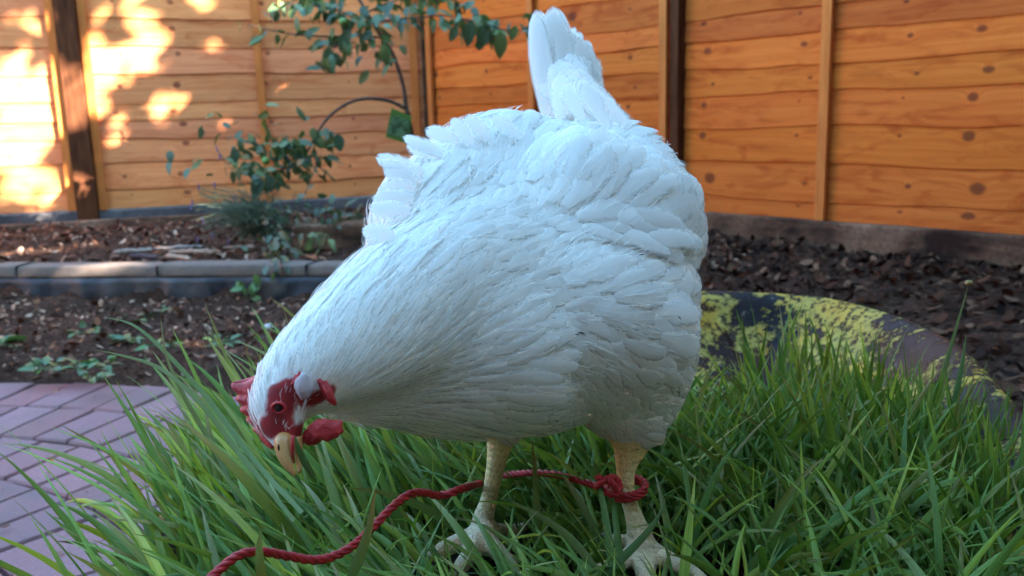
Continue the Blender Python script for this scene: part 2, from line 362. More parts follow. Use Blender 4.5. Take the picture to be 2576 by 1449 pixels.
def plank(name, label, cat_, a, b, z0, z1, thick, N, mat, seed, droop=0.0, amp=.004):
    """long rough timber from a to b (2d), front face on the line, body going away from the camera"""
    n = 40; V = []; r_ = np.random.default_rng(seed); a = np.array(a, float); b = np.array(b, float); ph = r_.random()*30
    for i in range(n+1):
        t = i/n; q = a+(b-a)*t
        for off, z in ((0, z0), (0, lerp(z0, z1, .5)), (0, z1-.006), (-.006, z1), (-thick*.6, z1), (-thick, z1-.004), (-thick, z0)):
            w = (vnoise(np.array([t*9+ph, off*20, z*18]))-.5)*amp*2
            V.append((q[0]+N[0]*(off+w), q[1]+N[1]*(off+w), z+w*.7-droop*t))
    k = 7; Fc = [(i*k+j, i*k+(j+1) % k, (i+1)*k+(j+1) % k, (i+1)*k+j) for i in range(n) for j in range(k)]+[tuple(range(k)), tuple(n*k+j for j in range(k))[::-1]]
    o = mesh(name, V, Fc, mat, smooth=False); return props(o, label, cat_)
q = lambda D, N, t, off: (CORNER+D*t+N*off)
plank("gravel_board", "grey gravel board under the dappled fence panel", "gravel board", q(DL, NL, .05, .045), q(DL, NL, 1.93, .045), .1, .248, .05, NL, M_GB, 1)
plank("gravel_board", "grey gravel board under the sunlit fence panel at the far left", "gravel board", q(DL, NL, 1.98, .045), q(DL, NL, 3.9, .045), .1, .250, .05, NL, M_GB, 2)
plank("gravel_board", "gravel board hidden behind the hen under the orange fence", "gravel board", q(DR, NR, .1, .05), q(DR, NR, 1.93, .05), .06, .252, .05, NR, M_GB, 3)
plank("timber_sleeper", "weathered grey-brown timber along the foot of the orange fence", "sleeper", q(DR, NR, 2.12, .075), q(DR, NR, 4.3, .085), .05, .262, .07, NR, M_OLD, 4, 0, .006)
plank("edging_board", "low dark board lying in front of the grey gravel board in the raised bed", "board", q(DL, NL, 1.0, .22), q(DL, NL, 2.6, .24), .17, .215, .03, NL, M_OLD, 5)

# --- raised bed edging
m = Mt("edging_stone"); v = m.coord(); n = m.noise(v, 10, 6, .65); n2 = m.noise(v, 120, 4, .6)
m.base(m.mix(m.ramp(n, [(.45, 0), (.7, .7)]), m.mix(n2, (.24, .185, .15), (.13, .095, .08)), (.11, .10, .10))).rough(.9).spec(.12).bump(n2, .5, .004); M_ST = m.m
edges = [(-330, -35), (-30, 33), (40, 388), (395, 690), (698, 765), (772, 1080), (1086, 1400)]
elab = ["pale edging stone at the far left end of the raised bed", "short pale edging stone beside the sunlit long stone at the left edge", "long sunlit pale edging stone with a rounded end", "grey edging stone behind the small green sprig", "short dark edging stone under the trailing leaves", "grey edging stone just left of the hen's neck", "edging stone hidden behind the hen"]
def on_edge(u, z):   # point of the edging line seen at column u
    r_ = ray(u, 668); A = np.array([[r_[0], -ED[0]], [r_[1], -ED[1]]]); s = np.linalg.solve(A, E0); return s[1]
for (a, b), lb in zip(edges, elab):
    sa, sb = on_edge(a, .2), on_edge(b, .2); n = 14; V = []; sd = rng.random()*40
    hgt = .046+rng.uniform(-.003, .003)
    prof = [(0, 0), (.0, .012), (.0, hgt-.006), (-.004, hgt-.001), (-.03, hgt), (-.10, hgt), (-.12, hgt-.006), (-.12, 0)]
    for i in range(n+1):
        s_ = lerp(sa, sb, i/n); endr = .006*(1-min(1, min(i, n-i)/1.0))
        for off, z in prof:
            w = (vnoise(np.array([s_*14+sd, off*30, z*30]))-.5)*.009
            zz = .153+z+w*.6-(endr*.4 if z > .02 else 0); oo = off+w*.8-(endr if off > -.05 else 0)
            p_ = E0+ED*s_+EN*oo; V.append((p_[0], p_[1], zz))
    k = len(prof); Fc = [(i*k+j, i*k+(j+1) % k, (i+1)*k+(j+1) % k, (i+1)*k+j) for i in range(n) for j in range(k)]+[tuple(range(k)), tuple(n*k+j for j in range(k))[::-1]]
    o = mesh("edging_stone", V, Fc, M_ST); props(o, lb, "edging stone", "stones edging the raised bed")
m = Mt("black_membrane"); v = m.coord(); n = m.noise(v, 14, 5, .6, .5); n2 = m.noise(v, 5, 3, .5)
m.base(m.mix(m.ramp(n2, [(.45, 0), (.68, .8)]), m.ramp(n, [(.35, (.010, .011, .017)), (.7, (.04, .04, .052))]), (.12, .10, .095))).rough(m.ramp(n, [(.3, .35), (.7, .8)])).bump(n, .5, .01); M_BL = m.m
V = []; n = 150; k = 8; sa, sb = on_edge(-330, .2), on_edge(1400, .2)
for i in range(n+1):
    s_ = lerp(sa, sb, i/n)
    for j in range(k):
        z = lerp(0, .151, j/(k-1)); w = (vnoise(np.array([s_*16, z*9, 3.]))-.5)*.03+(vnoise(np.array([s_*50, z*24, 8.]))-.5)*.012
        p_ = E0+ED*s_+EN*(.004+w*(.3+.7*math.sin(math.pi*min(1, z/.15)))); V.append((p_[0], p_[1], z))
    p_ = E0+ED*s_-EN*.03; V += [(p_[0], p_[1], .151), (p_[0], p_[1], 0)]
k = 10; Fc = [(i*k+j, i*k+(j+1) % k, (i+1)*k+(j+1) % k, (i+1)*k+j) for i in range(n) for j in range(k)]
o = mesh("bed_liner", V, Fc, M_BL); props(o, "crinkled black liner board below the edging stones of the raised bed", "bed edging")

# --- peeled yellow tyre planter
m = Mt("peeled_yellow_rubber"); v = m.coord(); a = m.noise(v, 4.2, 3, .6, .4); b = m.noise(v, 26, 6, .7); c3 = m.noise(v, 90, 3, .6); cc = m.noise(v, 3.1, 2, .5); ed = m.noise(v, 9, 5, .65)
under = m.mix(m.ramp(cc, [(.42, 0), (.58, 1)]), (.012, .008, .010), (.060, .020, .012))
under = m.mix(m.ramp(c3, [(.62, 0), (.7, .6)]), under, (.2, .17, .12))
yel = m.mix(m.ramp(b, [(.35, 0), (.75, 1)]), (.46, .31, .055), (.24, .20, .065)); yel = m.mix(m.ramp(ed, [(.50, 0), (.64, .9)]), yel, (.48, .25, .025))
k_ = m.math('ADD', m.math('MULTIPLY', a, 1.0), m.math('MULTIPLY', m.math('SUBTRACT', b, .5), 1.05))
msk = m.ramp(k_, [(.50, 0), (.55, 1)]); msk = m.math('MULTIPLY', msk, m.ramp(c3, [(.40, .1), (.52, 1)]))
m.base(m.mix(msk, under, yel)).rough(m.ramp(k_, [(.43, .55), (.48, .8)])).spec(.15).bump(m.math('ADD', msk, m.math('MULTIPLY', b, .4)), .35, .003); M_TY = m.m
cen = np.array([.11, .98]); V = []; prof0 = cat([(-.005, .0, 0), (-.03, .10, 0), (-.035, .22, 0), (-.018, .335, 0), (0, .375, 0), (.018, .384, 0), (.045, .374, 0), (.14, .345, 0), (.32, .315, 0), (.55, .278, 0), (.8, .245, 0), (1.0, .215, 0), (1.04, .15, 0)], 34)
for i, p_ in enumerate(RIM):
    T_ = RIM[(i+1) % len(RIM)]-RIM[i-1]; T_ /= np.linalg.norm(T_); Nn = np.array([-T_[1], T_[0]])
    if Nn @ (cen-p_) < 0: Nn = -Nn
    wd = .05+.18*sm(-.1, .4, p_[0]+.3*(p_[1]-.9))
    for s_, z, _ in prof0:
        off = s_ if s_ < .05 else .045+(s_-.045)*wd
        rib = .004*math.sin(i*2*math.pi*36/len(RIM)) if s_ < -.01 else 0
        dz = (vnoise(np.array([p_[0]*6, p_[1]*6, s_*3]))-.5)*.012
        V.append((p_[0]+Nn[0]*(off-rib), p_[1]+Nn[1]*(off-rib), max(0, z+(dz if z > .05 else 0))))
k = len(prof0); L = len(RIM); Fc = [(i*k+j, ((i+1) % L)*k+j, ((i+1) % L)*k+j+1, i*k+j+1) for i in range(L) for j in range(k-1)]
o = mesh("tyre_planter", V, Fc, M_TY); props(o, "old tyre planter with peeling yellow paint, grass growing out of it", "planter")
grid_obj("planter_soil", -.45, .68, .3, 1.66, .025, soil_z, M_SOILD, "structure", cull=lambda x, y: in_rim(x, y, .07))

# --- loose bark, chips and leaf litter
def flakes(name, label, pts, z, size, pal, aspect=(.25, .7), up=.5, seed=0, kind="stuff", mat=None):
    r_ = np.random.default_rng(seed); n = len(pts); L = size[0]*(size[1]/size[0])**r_.random(n)**1.0; Wd = L*r_.uniform(*aspect, n)
    yaw = r_.uniform(0, 2*math.pi, n); tilt = r_.normal(0, up, n); roll = r_.normal(0, up, n)
    d = np.stack([np.cos(yaw)*np.cos(tilt), np.sin(yaw)*np.cos(tilt), np.sin(tilt)], -1)
    s = np.stack([-np.sin(yaw), np.cos(yaw), 0*yaw], -1); s = s*np.cos(roll)[:, None]; s[:, 2] += np.sin(roll); nn = np.cross(d, s); nn /= np.linalg.norm(nn, axis=1)[:, None]
    c = np.stack([pts[:, 0], pts[:, 1], z+np.abs(np.sin(tilt))*L*.35+r_.uniform(0, .008, n)], -1); bend = r_.normal(0, .25, n)
    V = []
    for a in (-1, -.35, .35, 1):
        for b in (-1, 1):
            w = (1-abs(a)*.55) if abs(a) > .9 else 1
            V.append(c+d*(a*L/2)[:, None]+s*(b*w*Wd/2*r_.uniform(.7, 1.1, n))[:, None]+nn*(((a*a)*bend*L*.5))[:, None])
    V = np.stack(V, 1).reshape(-1, 3); base = np.arange(n)[:, None]*8
    Fc = np.concatenate([base+np.array([[i*2, i*2+1, i*2+3, i*2+2]]) for i in range(3)], 0)
    pal = np.array(pal); col = pal[r_.integers(0, len(pal), n)]*r_.uniform(.6, 1.3, (n, 1)); col = np.repeat(col, 8, 0)
    o = mesh(name, V, Fc, mat or M_FLK, smooth=False, col=col); return props(o, label, "mulch" if "mulch" in name or "bark" in name else "leaf litter", kind=kind)
m = Mt("bark_flake"); v = m.coord(); n = m.noise(v, 120, 4, .6); t = m.tint(); m.base(m.mix(m.ramp(n, [(.3, .55), (.65, 0)]), t, (.02, .012, .009))).rough(.85).spec(.1).bump(n, .3, .003); M_FLK = m.m
def scatter(n, x0, x1, y0, y1, test, seed):
    r_ = np.random.default_rng(seed); out = []
    while sum(map(len, out)) < n:
        p = np.stack([r_.uniform(x0, x1, 4000), r_.uniform(y0, y1, 4000)], -1); out.append(p[test(p[:, 0], p[:, 1])])
    return np.vstack(out)[:n]
def dLf(x, y): return (x-CORNER[0])*NL[0]+(y-CORNER[1])*NL[1]
def dRf(x, y): return (x-CORNER[0])*NR[0]+(y-CORNER[1])*NR[1]
def bedd(x, y): return -((x-E0[0])*EN[0]+(y-E0[1])*EN[1])
PALB = [(.050, .019, .011), (.022, .010, .007), (.095, .037, .020), (.012, .006, .005), (.19, .10, .06), (.05, .020, .011)]
PALL = [(.15, .070, .046), (.08, .038, .024), (.26, .14, .09), (.05, .026, .018), (.42, .27, .19), (.19, .08, .042), (.11, .058, .04)]; PALL = [tuple(1.35*x for x in c) for c in PALL]
p = scatter(7500, .15, 2.6, 1.0, 5.4, lambda x, y: (dRf(x, y) > .09) & (dRf(x, y) < 2.6) & (dLf(x, y) > .08) & ~in_rim(x, y, -.03) & (bedd(x, y) < .2) | ((x > .6) & (dRf(x, y) > .09) & (dRf(x, y) < 2.4) & ~in_rim(x, y, -.03)), 21)
flakes("bark_mulch", "dark brown bark mulch on the bed beside the orange fence", p, ground_z(p[:, 0], p[:, 1]), (.012, .06), PALB, seed=1, up=.4)
p = scatter(5200, -4.2, .9, 3.0, 5.7, lambda x, y: (bedd(x, y) > .10) & (dLf(x, y) > .08) & (dRf(x, y) > .08), 22)
flakes("leaf_litter", "leaf litter and bark chips on the raised bed", p, ground_z(p[:, 0], p[:, 1]), (.012, .055), PALL, seed=2, up=.45)
p = scatter(8500, -3.4, .4, 1.6, 3.6, lambda x, y: (bedd(x, y) < -.02) & (np.hypot(x-PC[0], y-PC[1]) > 1.83+.07*np.sin(x*9)) & ~in_rim(x, y, -.04), 23)
flakes("leaf_litter", "leaf litter between the brick paving and the raised bed", p, ground_z(p[:, 0], p[:, 1]), (.006, .036), PALL, seed=3, up=.4)
p = scatter(120, -1.9, .2, 1.2, 2.6, lambda x, y: (np.hypot(x-PC[0], y-PC[1]) < 1.8) & ~in_rim(x, y, -.04), 24)
flakes("leaf_litter", "tiny leaf fragments lying on the brick paving", p, np.full(len(p), .002), (.004, .018), PALL, seed=4, up=.15)

# ================================================================== what shades the garden (outside the frame)
SH = np.array([sdir[0], sdir[1]])/np.hypot(sdir[0], sdir[1]); SQ = np.array([-SH[1], SH[0]])   # horizontal direction to the sun / across it
if SQ[1] < 0: SQ = -SQ
hs = empty("shade_house", [1, -4.8, 0], "unseen added two-storey house behind the camera that keeps the garden in shade", "shade_house")  # unseen building added to block sun and sky from behind the camera
m = Mt("house_render"); v = m.coord(); n = m.noise(v, 3, 5, .6); m.base(m.ramp(n, [(.3, (.14, .085, .06)), (.7, (.20, .12, .085))])).rough(.9); M_HR = m.m
m = Mt("roof_tile"); m.base((.10, .05, .04)).rough(.8); M_RT = m.m
m = Mt("window_glass"); m.base((.03, .04, .05)).rough(.08); M_GL = m.m
m = Mt("white_frame"); m.base((.75, .75, .73)).rough(.4); M_WF = m.m
X0, X1, Y0_, Y1_, HE = -4.0, 5.8, -8.2, -1.5, 4.7
V, Fc = box_vf((X0, Y0_, -.1), (X1-X0, 0, 0), (0, Y1_-Y0_, 0), (0, 0, HE+.1)); mesh("wall", V, Fc, M_HR, hs, False)
V = [(X0-.2, Y0_-.3, HE), (X0-.2, Y1_+.35, HE), (X0-.2, (Y0_+Y1_)/2, HE+2.3), (X1+.1, Y0_-.3, HE), (X1+.1, Y1_+.35, HE), (X1+.1, (Y0_+Y1_)/2, HE+2.3)]
mesh("roof", V, [(0, 2, 1), (3, 4, 5), (0, 3, 5, 2), (1, 2, 5, 4), (0, 1, 4, 3)], M_RT, hs, False)
for xx in (-2.9, .3, 3.6):
    for z in (.9, 3.4):
        V, Fc = box_vf((xx, Y1_-.06, z), (1.4, 0, 0), (0, .1, 0), (0, 0, 1.2)); w = mesh("window", V, Fc, M_WF, hs, False)
        V, Fc = box_vf((xx+.08, Y1_, z+.08), (1.24, 0, 0), (0, .05, 0), (0, 0, 1.04)); mesh("pane", V, Fc, M_GL, w, False)

# tree beyond the orange fence; its gaps throw the dapples
def fence_tz(u, v):
    r_ = ray(u, v); n3 = np.array([NL[0], NL[1], 0]); c0 = np.array([CORNER[0], CORNER[1], 0]); o0 = np.array([0, 0, H])
    p_ = o0+r_*(((c0-o0) @ n3)/(r_ @ n3)); return (p_[:2]-CORNER) @ DL, p_[2]
holes = []
for u, v, ru, rv in [(70, 290, 112, 150), (20, 420, 80, 70), (130, 440, 40, 60), (238, 180, 44, 96), (345, 50, 42, 100), (365, 150, 22, 40), (402, 232, 14, 28), (392, 300, 15, 30), (330, 190, 14, 26),
                     (905, 462, 26, 20), (950, 472, 22, 14), (514, 430, 16, 14), (735, 240, 12, 14), (600, 315, 14, 14), (440, 250, 10, 10), (480, 250, 9, 12), (560, 305, 12, 12), (60, 60, 20, 30), (110, 72, 16, 18), (60, 515, 60, 14), (475, 480, 10, 14), (850, 470, 12, 8), (250, 20, 14, 20), (505, 8, 30, 16), (420, 100, 12, 20), (680, 310, 8, 8), (300, 330, 20, 30)]:
    t_, z_ = fence_tz(u, v); t2, _ = fence_tz(u+ru, v); _, z2 = fence_tz(u, v+rv); holes.append((t_, z_, abs(t2-t_)*1.02+.025, abs(z2-z_)*1.02+.025))
def ground_hole(u, v, ru, rv, z):
    p_ = G(u, v, z); k = ((CORNER-p_[:2]) @ NL)/((-SH) @ NL); pf = p_[:2]-SH*k; t_ = (pf-CORNER) @ DL; zf = p_[2]-k*math.tan(SUN_EL); sc = p_[1]/F; holes.append((t_, zf, ru*sc+.03, rv*sc+.03))
for a in [(90, 625, 130, 26, .19), (200, 668, 170, 14, .2), (30, 590, 60, 12, .19), (120, 560, 40, 10, .19), (370, 560, 10, 8, .19)]: ground_hole(*a)
tr = empty("shade_tree", [3.7, 2.4, 0], "leafy tree beyond the orange fence, outside the frame, throwing dappled shade", "tree")
m = Mt("bark"); v = m.coord(scale=(1, 1, .2)); n = m.noise(v, 30, 5, .6); m.base(m.ramp(n, [(.3, (.05, .035, .025)), (.7, (.14, .10, .075))])).rough(.9).bump(n, .5, .01); M_BARK = m.m
m = Mt("tree_leaf"); m.base(m.tint()).rough(.5); m.translucent((.10, .18, .03, 1), .25); M_TL = m.m
mb = MB(); mb.add(*tube_vf(cat([(3.7, 2.4, -.1), (3.75, 2.35, 1.2), (3.6, 2.2, 2.4), (3.4, 2.2, 3.6)], 14), np.linspace(.16, .07, 14)))
for k in range(9):
    a = rng.uniform(0, 6.28); s_ = np.array([3.6, 2.25, 2.2+k*.16]); e_ = s_+np.array([math.cos(a)*1.3, math.sin(a)*1.3, rng.uniform(.6, 1.6)]); mb.add(*tube_vf(cat([s_, (s_+e_)/2+[0, 0, .2], e_], 8), np.linspace(.05, .012, 8), 6))
mb.build("trunk", M_BARK, tr)
N = 17000; t_ = rng.uniform(-.9, 4.2, N); z_ = rng.uniform(-2.6, 2.9, N); keep = np.ones(N, bool)
wv_ = vnoise(np.stack([t_*9, z_*9, t_*0], -1))*1.3+rng.uniform(-.35, .35, N)
for a, b, ra, rb in holes: keep &= ((t_-a)/ra)**2+((z_-b)/rb)**2 > .42+wv_
t_, z_ = t_[keep], z_[keep]; N = len(t_); s_ = np.where(z_ < .1, rng.uniform(8.6, 11.6, N), rng.uniform(5.6, 8.2, N))
c = np.stack([CORNER[0]+DL[0]*t_, CORNER[1]+DL[1]*t_, z_], -1)+sdir*s_[:, None]
ok = (c[:, 2] > 2.4) | ((c[:, 2] > .9) & (dRf(c[:, 0], c[:, 1]) < -.35)); c = c[ok]; N = len(c)
d = rng.normal(size=(N, 3)); d /= np.linalg.norm(d, axis=1)[:, None]; e_ = np.cross(d, rng.normal(size=(N, 3))); e_ /= np.linalg.norm(e_, axis=1)[:, None]; L = rng.uniform(.085, .125, (N, 1))
V = np.stack([c-d*L, c+e_*L*.55, c+d*L, c-e_*L*.55], 1).reshape(-1, 3); Fc = np.arange(N*4).reshape(-1, 4)
colr = np.repeat(np.stack([rng.uniform(.04, .07, N), rng.uniform(.09, .14, N), rng.uniform(.02, .04, N)], -1), 4, 0); mesh("crown", V, Fc, M_TL, tr, False, colr)

# unseen block and evergreens added to cut sky light from the right (outside the frame)
nb = empty("shade_outbuilding", [9.5, 3.5, 0], "unseen added outbuilding beyond the orange fence, outside the frame", "building")
V, Fc = box_vf((7.2, -1.6, -.1), (4.5, 0, 0), (0, 11, 0), (0, 0, 4.5)); mesh("wall", V, Fc, M_HR, nb, False)
V = [(7.0, -1.8, 4.4), (11.9, -1.8, 4.4), (9.5, -1.8, 5.1), (7.0, 9.6, 4.4), (11.9, 9.6, 4.4), (9.5, 9.6, 5.1)]; mesh("roof", V, [(0, 2, 1), (3, 4, 5), (0, 3, 5, 2), (1, 2, 5, 4), (0, 1, 4, 3)], M_RT, nb, False)
def evergreen(x, y, r_, z0, z1, n, label):
    e = empty("shade_evergreen", [x, y, 0], label, "tree"); mb = MB(); mb.add(*tube_vf([(x, y, -.1), (x+.05, y, z0), (x, y, (z0+z1)/2)], [.12, .10, .05])); mb.build("trunk", M_BARK, e)
    q_ = rng.normal(size=(n, 3)); q_ /= np.linalg.norm(q_, axis=1)[:, None]; q_ *= rng.uniform(.55, 1, (n, 1)); c = q_*np.array([r_, r_, (z1-z0)/2])+np.array([x, y, (z0+z1)/2])
    d = rng.normal(size=(n, 3)); d /= np.linalg.norm(d, axis=1)[:, None]; e_ = np.cross(d, rng.normal(size=(n, 3))); e_ /= np.linalg.norm(e_, axis=1)[:, None]; L = rng.uniform(.12, .2, (n, 1))
    V = np.stack([c-d*L, c+e_*L*.6, c+d*L, c-e_*L*.6], 1).reshape(-1, 3); mesh("crown", V, np.arange(n*4).reshape(-1, 4), M_TL, e, False, np.tile(np.array((.03, .06, .02)), (n*4, 1)))
evergreen(3.6, 4.3, 1.6, 1.6, 6.2, 3200, "evergreen, added to block the sky, beyond the orange fence, outside the frame, nearer the corner")
evergreen(4.6, .0, 1.25, .3, 3.3, 2200, "lowest evergreen, added to block stray sun, beyond the orange fence, outside the frame, beside the house")
evergreen(5.2, 1.9, 1.3, 1.0, 4.2, 2200, "lower evergreen, added to block the sky, beyond the orange fence, outside the frame, nearer the house")

# ================================================================== THE HEN
HEADC = P(712, 1000, .522)
hen = empty("hen", [.03, .70, .345], "plump white hen with red comb bending down to the grass, red cord on one leg", "hen")
SPH = []   # (center, radius)
def chain(pts, n):
    a = cat([(*P(u, v, y), PX(r, y)) for u, v, y, r in pts], n)
    for q_ in a: SPH.append((q_[:3], q_[3]))
def ch3(pts, n):
    for q_ in cat(pts, n): SPH.append((q_[:3], q_[3]))
# head, neck, trunk
chain([(722, 1118, .505, 30), (716, 1085, .508, 47), (706, 1045, .514, 66), (714, 1003, .520, 80), (745, 960, .528, 96), (800, 920, .54, 122), (890, 868, .565, 158), (990, 810, .60, 200), (1100, 760, .645, 232), (1210, 720, .69, 255), (1330, 660, .76, 270), (1420, 575, .83, 262), (1470, 490, .89, 205), (1480, 400, .93, 150), (1462, 310, .955, 100), (1425, 215, .98, 52)], 46)
chain([(850, 985, .555, 70), (920, 975, .575, 92), (985, 965, .595, 118), (1060, 935, .615, 165), (1130, 895, .635, 212), (1210, 870, .645, 238), (1330, 850, .68, 250)], 8)
chain([(1110, 610, .71, 205), (1240, 500, .79, 220), (1350, 540, .79, 240)], 7)
chain([(1180, 545, .755, 205), (1300, 550, .80, 235), (1420, 560, .83, 245)], 7)          # right shoulder and wing
chain([(1440, 540, .735, 200), (1552, 600, .74, 222), (1535, 500, .80, 200)], 7)           # left wing
chain([(1400, 790, .69, 250), (1515, 815, .70, 250), (1560, 880, .71, 205)], 7)            # left flank
# left leg (right in the picture)
chain([(1570, 960, .70, 150), (1588, 1040, .69, 92), (1588, 1110, .682, 52), (1576, 1165, .676, 31), (1574, 1210, .672, 25), (1584, 1265, .668, 23), (1600, 1315, .664, 28), (1612, 1365, .660, 40), (1622, 1395, .655, 44)], 44)
# right leg
chain([(1270, 1000, .70, 95), (1265, 1070, .70, 55), (1256, 1120, .70, 34), (1244, 1190, .700, 26), (1230, 1255, .700, 24), (1216, 1305, .698, 30), (1208, 1350, .694, 36)], 30)
def toe(pts, n=16): ch3([(*p_[:3], p_[3]) for p_ in pts], n)
zf = .352
def gp(u, v, z, r): p_ = G(u, v, z); return (*p_, r)
TOES = {
 "l1": [gp(1625, 1385, .365, .0105), gp(1690, 1415, .366, .0075), gp(1745, 1446, .362, .0068), gp(1800, 1490, .358, .0045)],
 "l2": [gp(1620, 1395, .365, .0110), gp(1625, 1450, .366, .0080), gp(1632, 1510, .362, .0072), gp(1640, 1570, .356, .0045)],
 "l3": [gp(1610, 1390, .365, .0100), gp(1550, 1420, .366, .0072), gp(1490, 1450, .362, .0065), gp(1440, 1490, .358, .0045)],
 "l4": [gp(1600, 1366, .366, .0085), gp(1568, 1361, .366, .0058), gp(1530, 1354, .366, .0045)],
 "r1": [gp(1195, 1352, .366, .0100), gp(1150, 1366, .367, .0078), gp(1108, 1386, .364, .0066), gp(1080, 1404, .360, .0048)],
 "r2": [gp(1200, 1358, .366, .0105), gp(1185, 1392, .366, .0080), gp(1160, 1425, .362, .0066), gp(1140, 1450, .358, .0045)],
 "r3": [gp(1218, 1358, .366, .0100), gp(1252, 1388, .365, .0075), gp(1280, 1416, .361, .0064), gp(1300, 1440, .357, .0045)],
 "r4": [gp(1225, 1340, .372, .0085), (*P(1262, 1334, .705), .0062), (*P(1300, 1332, .71), .0054), (*P(1322, 1322, .712), .0042)],
}
for k in TOES: toe(TOES[k])
mb = MB()
for c_, r_ in SPH: mb.add(*ico(c_, r_, 9 if r_ < .02 else 14))
tmp = mb.build("tmp", None)
md = tmp.modifiers.new("r", 'REMESH'); md.mode = 'VOXEL'; md.voxel_size = .0024; md.adaptivity = 0
ev = tmp.evaluated_get(bpy.context.evaluated_depsgraph_get()); em = ev.to_mesh()
nv = len(em.vertices); BV = np.zeros(nv*3); em.vertices.foreach_get("co", BV); BV = BV.reshape(-1, 3)
BF = np.array([list(p_.vertices) for p_ in em.polygons if len(p_.vertices) == 4]); ev.to_mesh_clear(); bpy.data.objects.remove(tmp)
def smooth_mesh(V, Fq, it, w):
    E_ = np.vstack([Fq[:, [0, 1]], Fq[:, [1, 2]], Fq[:, [2, 3]], Fq[:, [3, 0]]]); n = len(V); cnt = np.bincount(E_.ravel(), minlength=n)[:, None]+1e-9
    for _ in range(it):
        A = np.zeros_like(V)
        for k in range(3): A[:, k] = np.bincount(E_[:, 0], V[E_[:, 1], k], n)+np.bincount(E_[:, 1], V[E_[:, 0], k], n)
        V = V+(A/cnt-V)*w
    return V
hd = np.linalg.norm(BV-HEADC, axis=1)
wbody = (sm(.47, .53, BV[:, 2])*sm(.06, .12, hd))[:, None]
BV = smooth_mesh(BV, BF, 3, .5); BV = smooth_mesh(BV, BF, 200, .62*wbody)
def vnormals(V, Fq):
    n = np.cross(V[Fq[:, 2]]-V[Fq[:, 0]], V[Fq[:, 3]]-V[Fq[:, 1]]); N_ = np.zeros_like(V)
    for k in range(4):
        for a in range(3): N_[:, a] += np.bincount(Fq[:, k], n[:, a], len(V))
    return N_/(np.linalg.norm(N_, axis=1)[:, None]+1e-12)
BN = vnormals(BV, BF)
# colours of the skin: red face, yellowish legs, pinkish toes
REDS = [((702, 1028), .497, 52), ((704, 1068), .495, 50), ((735, 1070), .492, 50), ((775, 1050), .497, 40), ((712, 1105), .492, 42), ((742, 1108), .49, 34), ((728, 985), .505, 38), ((800, 1050), .505, 44), ((675, 1075), .500, 34), ((772, 1088), .505, 34), ((800, 1082), .51, 26), ((748, 1095), .50, 30), ((776, 1032), .499, 42), ((690, 990), .502, 30), ((780, 1020), .503, 40), ((760, 1090), .495, 34), ((822, 985), .515, 26), ((800, 1010), .510, 30)]
def red_mask(p_):
    m_ = np.zeros(len(p_))
    for (u, v), y, r in REDS:
        d_ = np.linalg.norm(p_-P(u, v, y), axis=1)/PX(r, y); m_ = np.maximum(m_, 1-sm(.85, 1.15, d_))
    return m_
rm = red_mask(BV); leg = 1-sm(.455, .468, BV[:, 2]+(vnoise(BV, 90)-.5)*.02); leg[hd < .1] = 0
C_ = np.tile(np.array([.92, .91, .88]), (len(BV), 1)); lc = lerp(np.array([.64, .47, .28]), np.array([.74, .54, .24]), sm(.38, .42, BV[:, 2])[:, None])
lc = lc*(.85+.3*vnoise(BV, 160))[:, None]
C_ = lerp(C_, lc, leg[:, None]); C_ = lerp(C_, np.array([.33, .015, .02])*(.7+.5*vnoise(BV, 240))[:, None], rm[:, None])
# scutes on shanks and toes
ang = vnoise(BV, 60)*.8
m = Mt("hen_skin"); v = m.coord(); t = m.tint()
wv = m.new("TexWave", wave_type='BANDS', bands_direction='Z'); m.setin(wv.inputs["Vector"], v); wv.inputs["Scale"].default_value = 52; wv.inputs["Distortion"].default_value = 3.0; wv.inputs["Detail"].default_value = 2; wv.inputs["Detail Scale"].default_value = .6
vo = m.new("TexVoronoi", feature='DISTANCE_TO_EDGE'); m.setin(vo.inputs["Vector"], v); vo.inputs["Scale"].default_value = 240
vr = m.ramp(vo.outputs["Distance"], [(0, 0), (.12, 1)]); hh = m.math('ADD', m.math('MULTIPLY', wv.outputs["Fac"], .35), m.math('MULTIPLY', vr, .6)); sz = m.new('SeparateXYZ'); m.l.new(v, sz.inputs[0]); lo = m.math('LESS_THAN', sz.outputs[2], .463); hh = m.math('ADD', m.math('MULTIPLY', hh, lo), m.math('SUBTRACT', 1.0, lo))
m.base(m.mix(m.ramp(hh, [(.05, .45), (.45, 0)]), t, (.20, .11, .05))).rough(.5).bump(hh, .7, .0016); m.b.inputs["Subsurface Weight"].default_value = .12; m.b.inputs["Subsurface Radius"].default_value = (.006, .003, .0015); M_SK = m.m
om = np.maximum(wbody[:, 0], lerp(.25, 1, sm(.03, .09, hd))*(hd < .20)*(1-sm(.0, .3, rm))*sm(.02, .035, np.linalg.norm(BV-P(735, 1150, .5), axis=1)))
om = smooth_mesh(np.repeat(om[:, None], 3, 1), BF, 4, .5)[:, :1]
BS = BV-BN*(.0045*om)
mesh("body", BS, BF, M_SK, hen, True, C_)

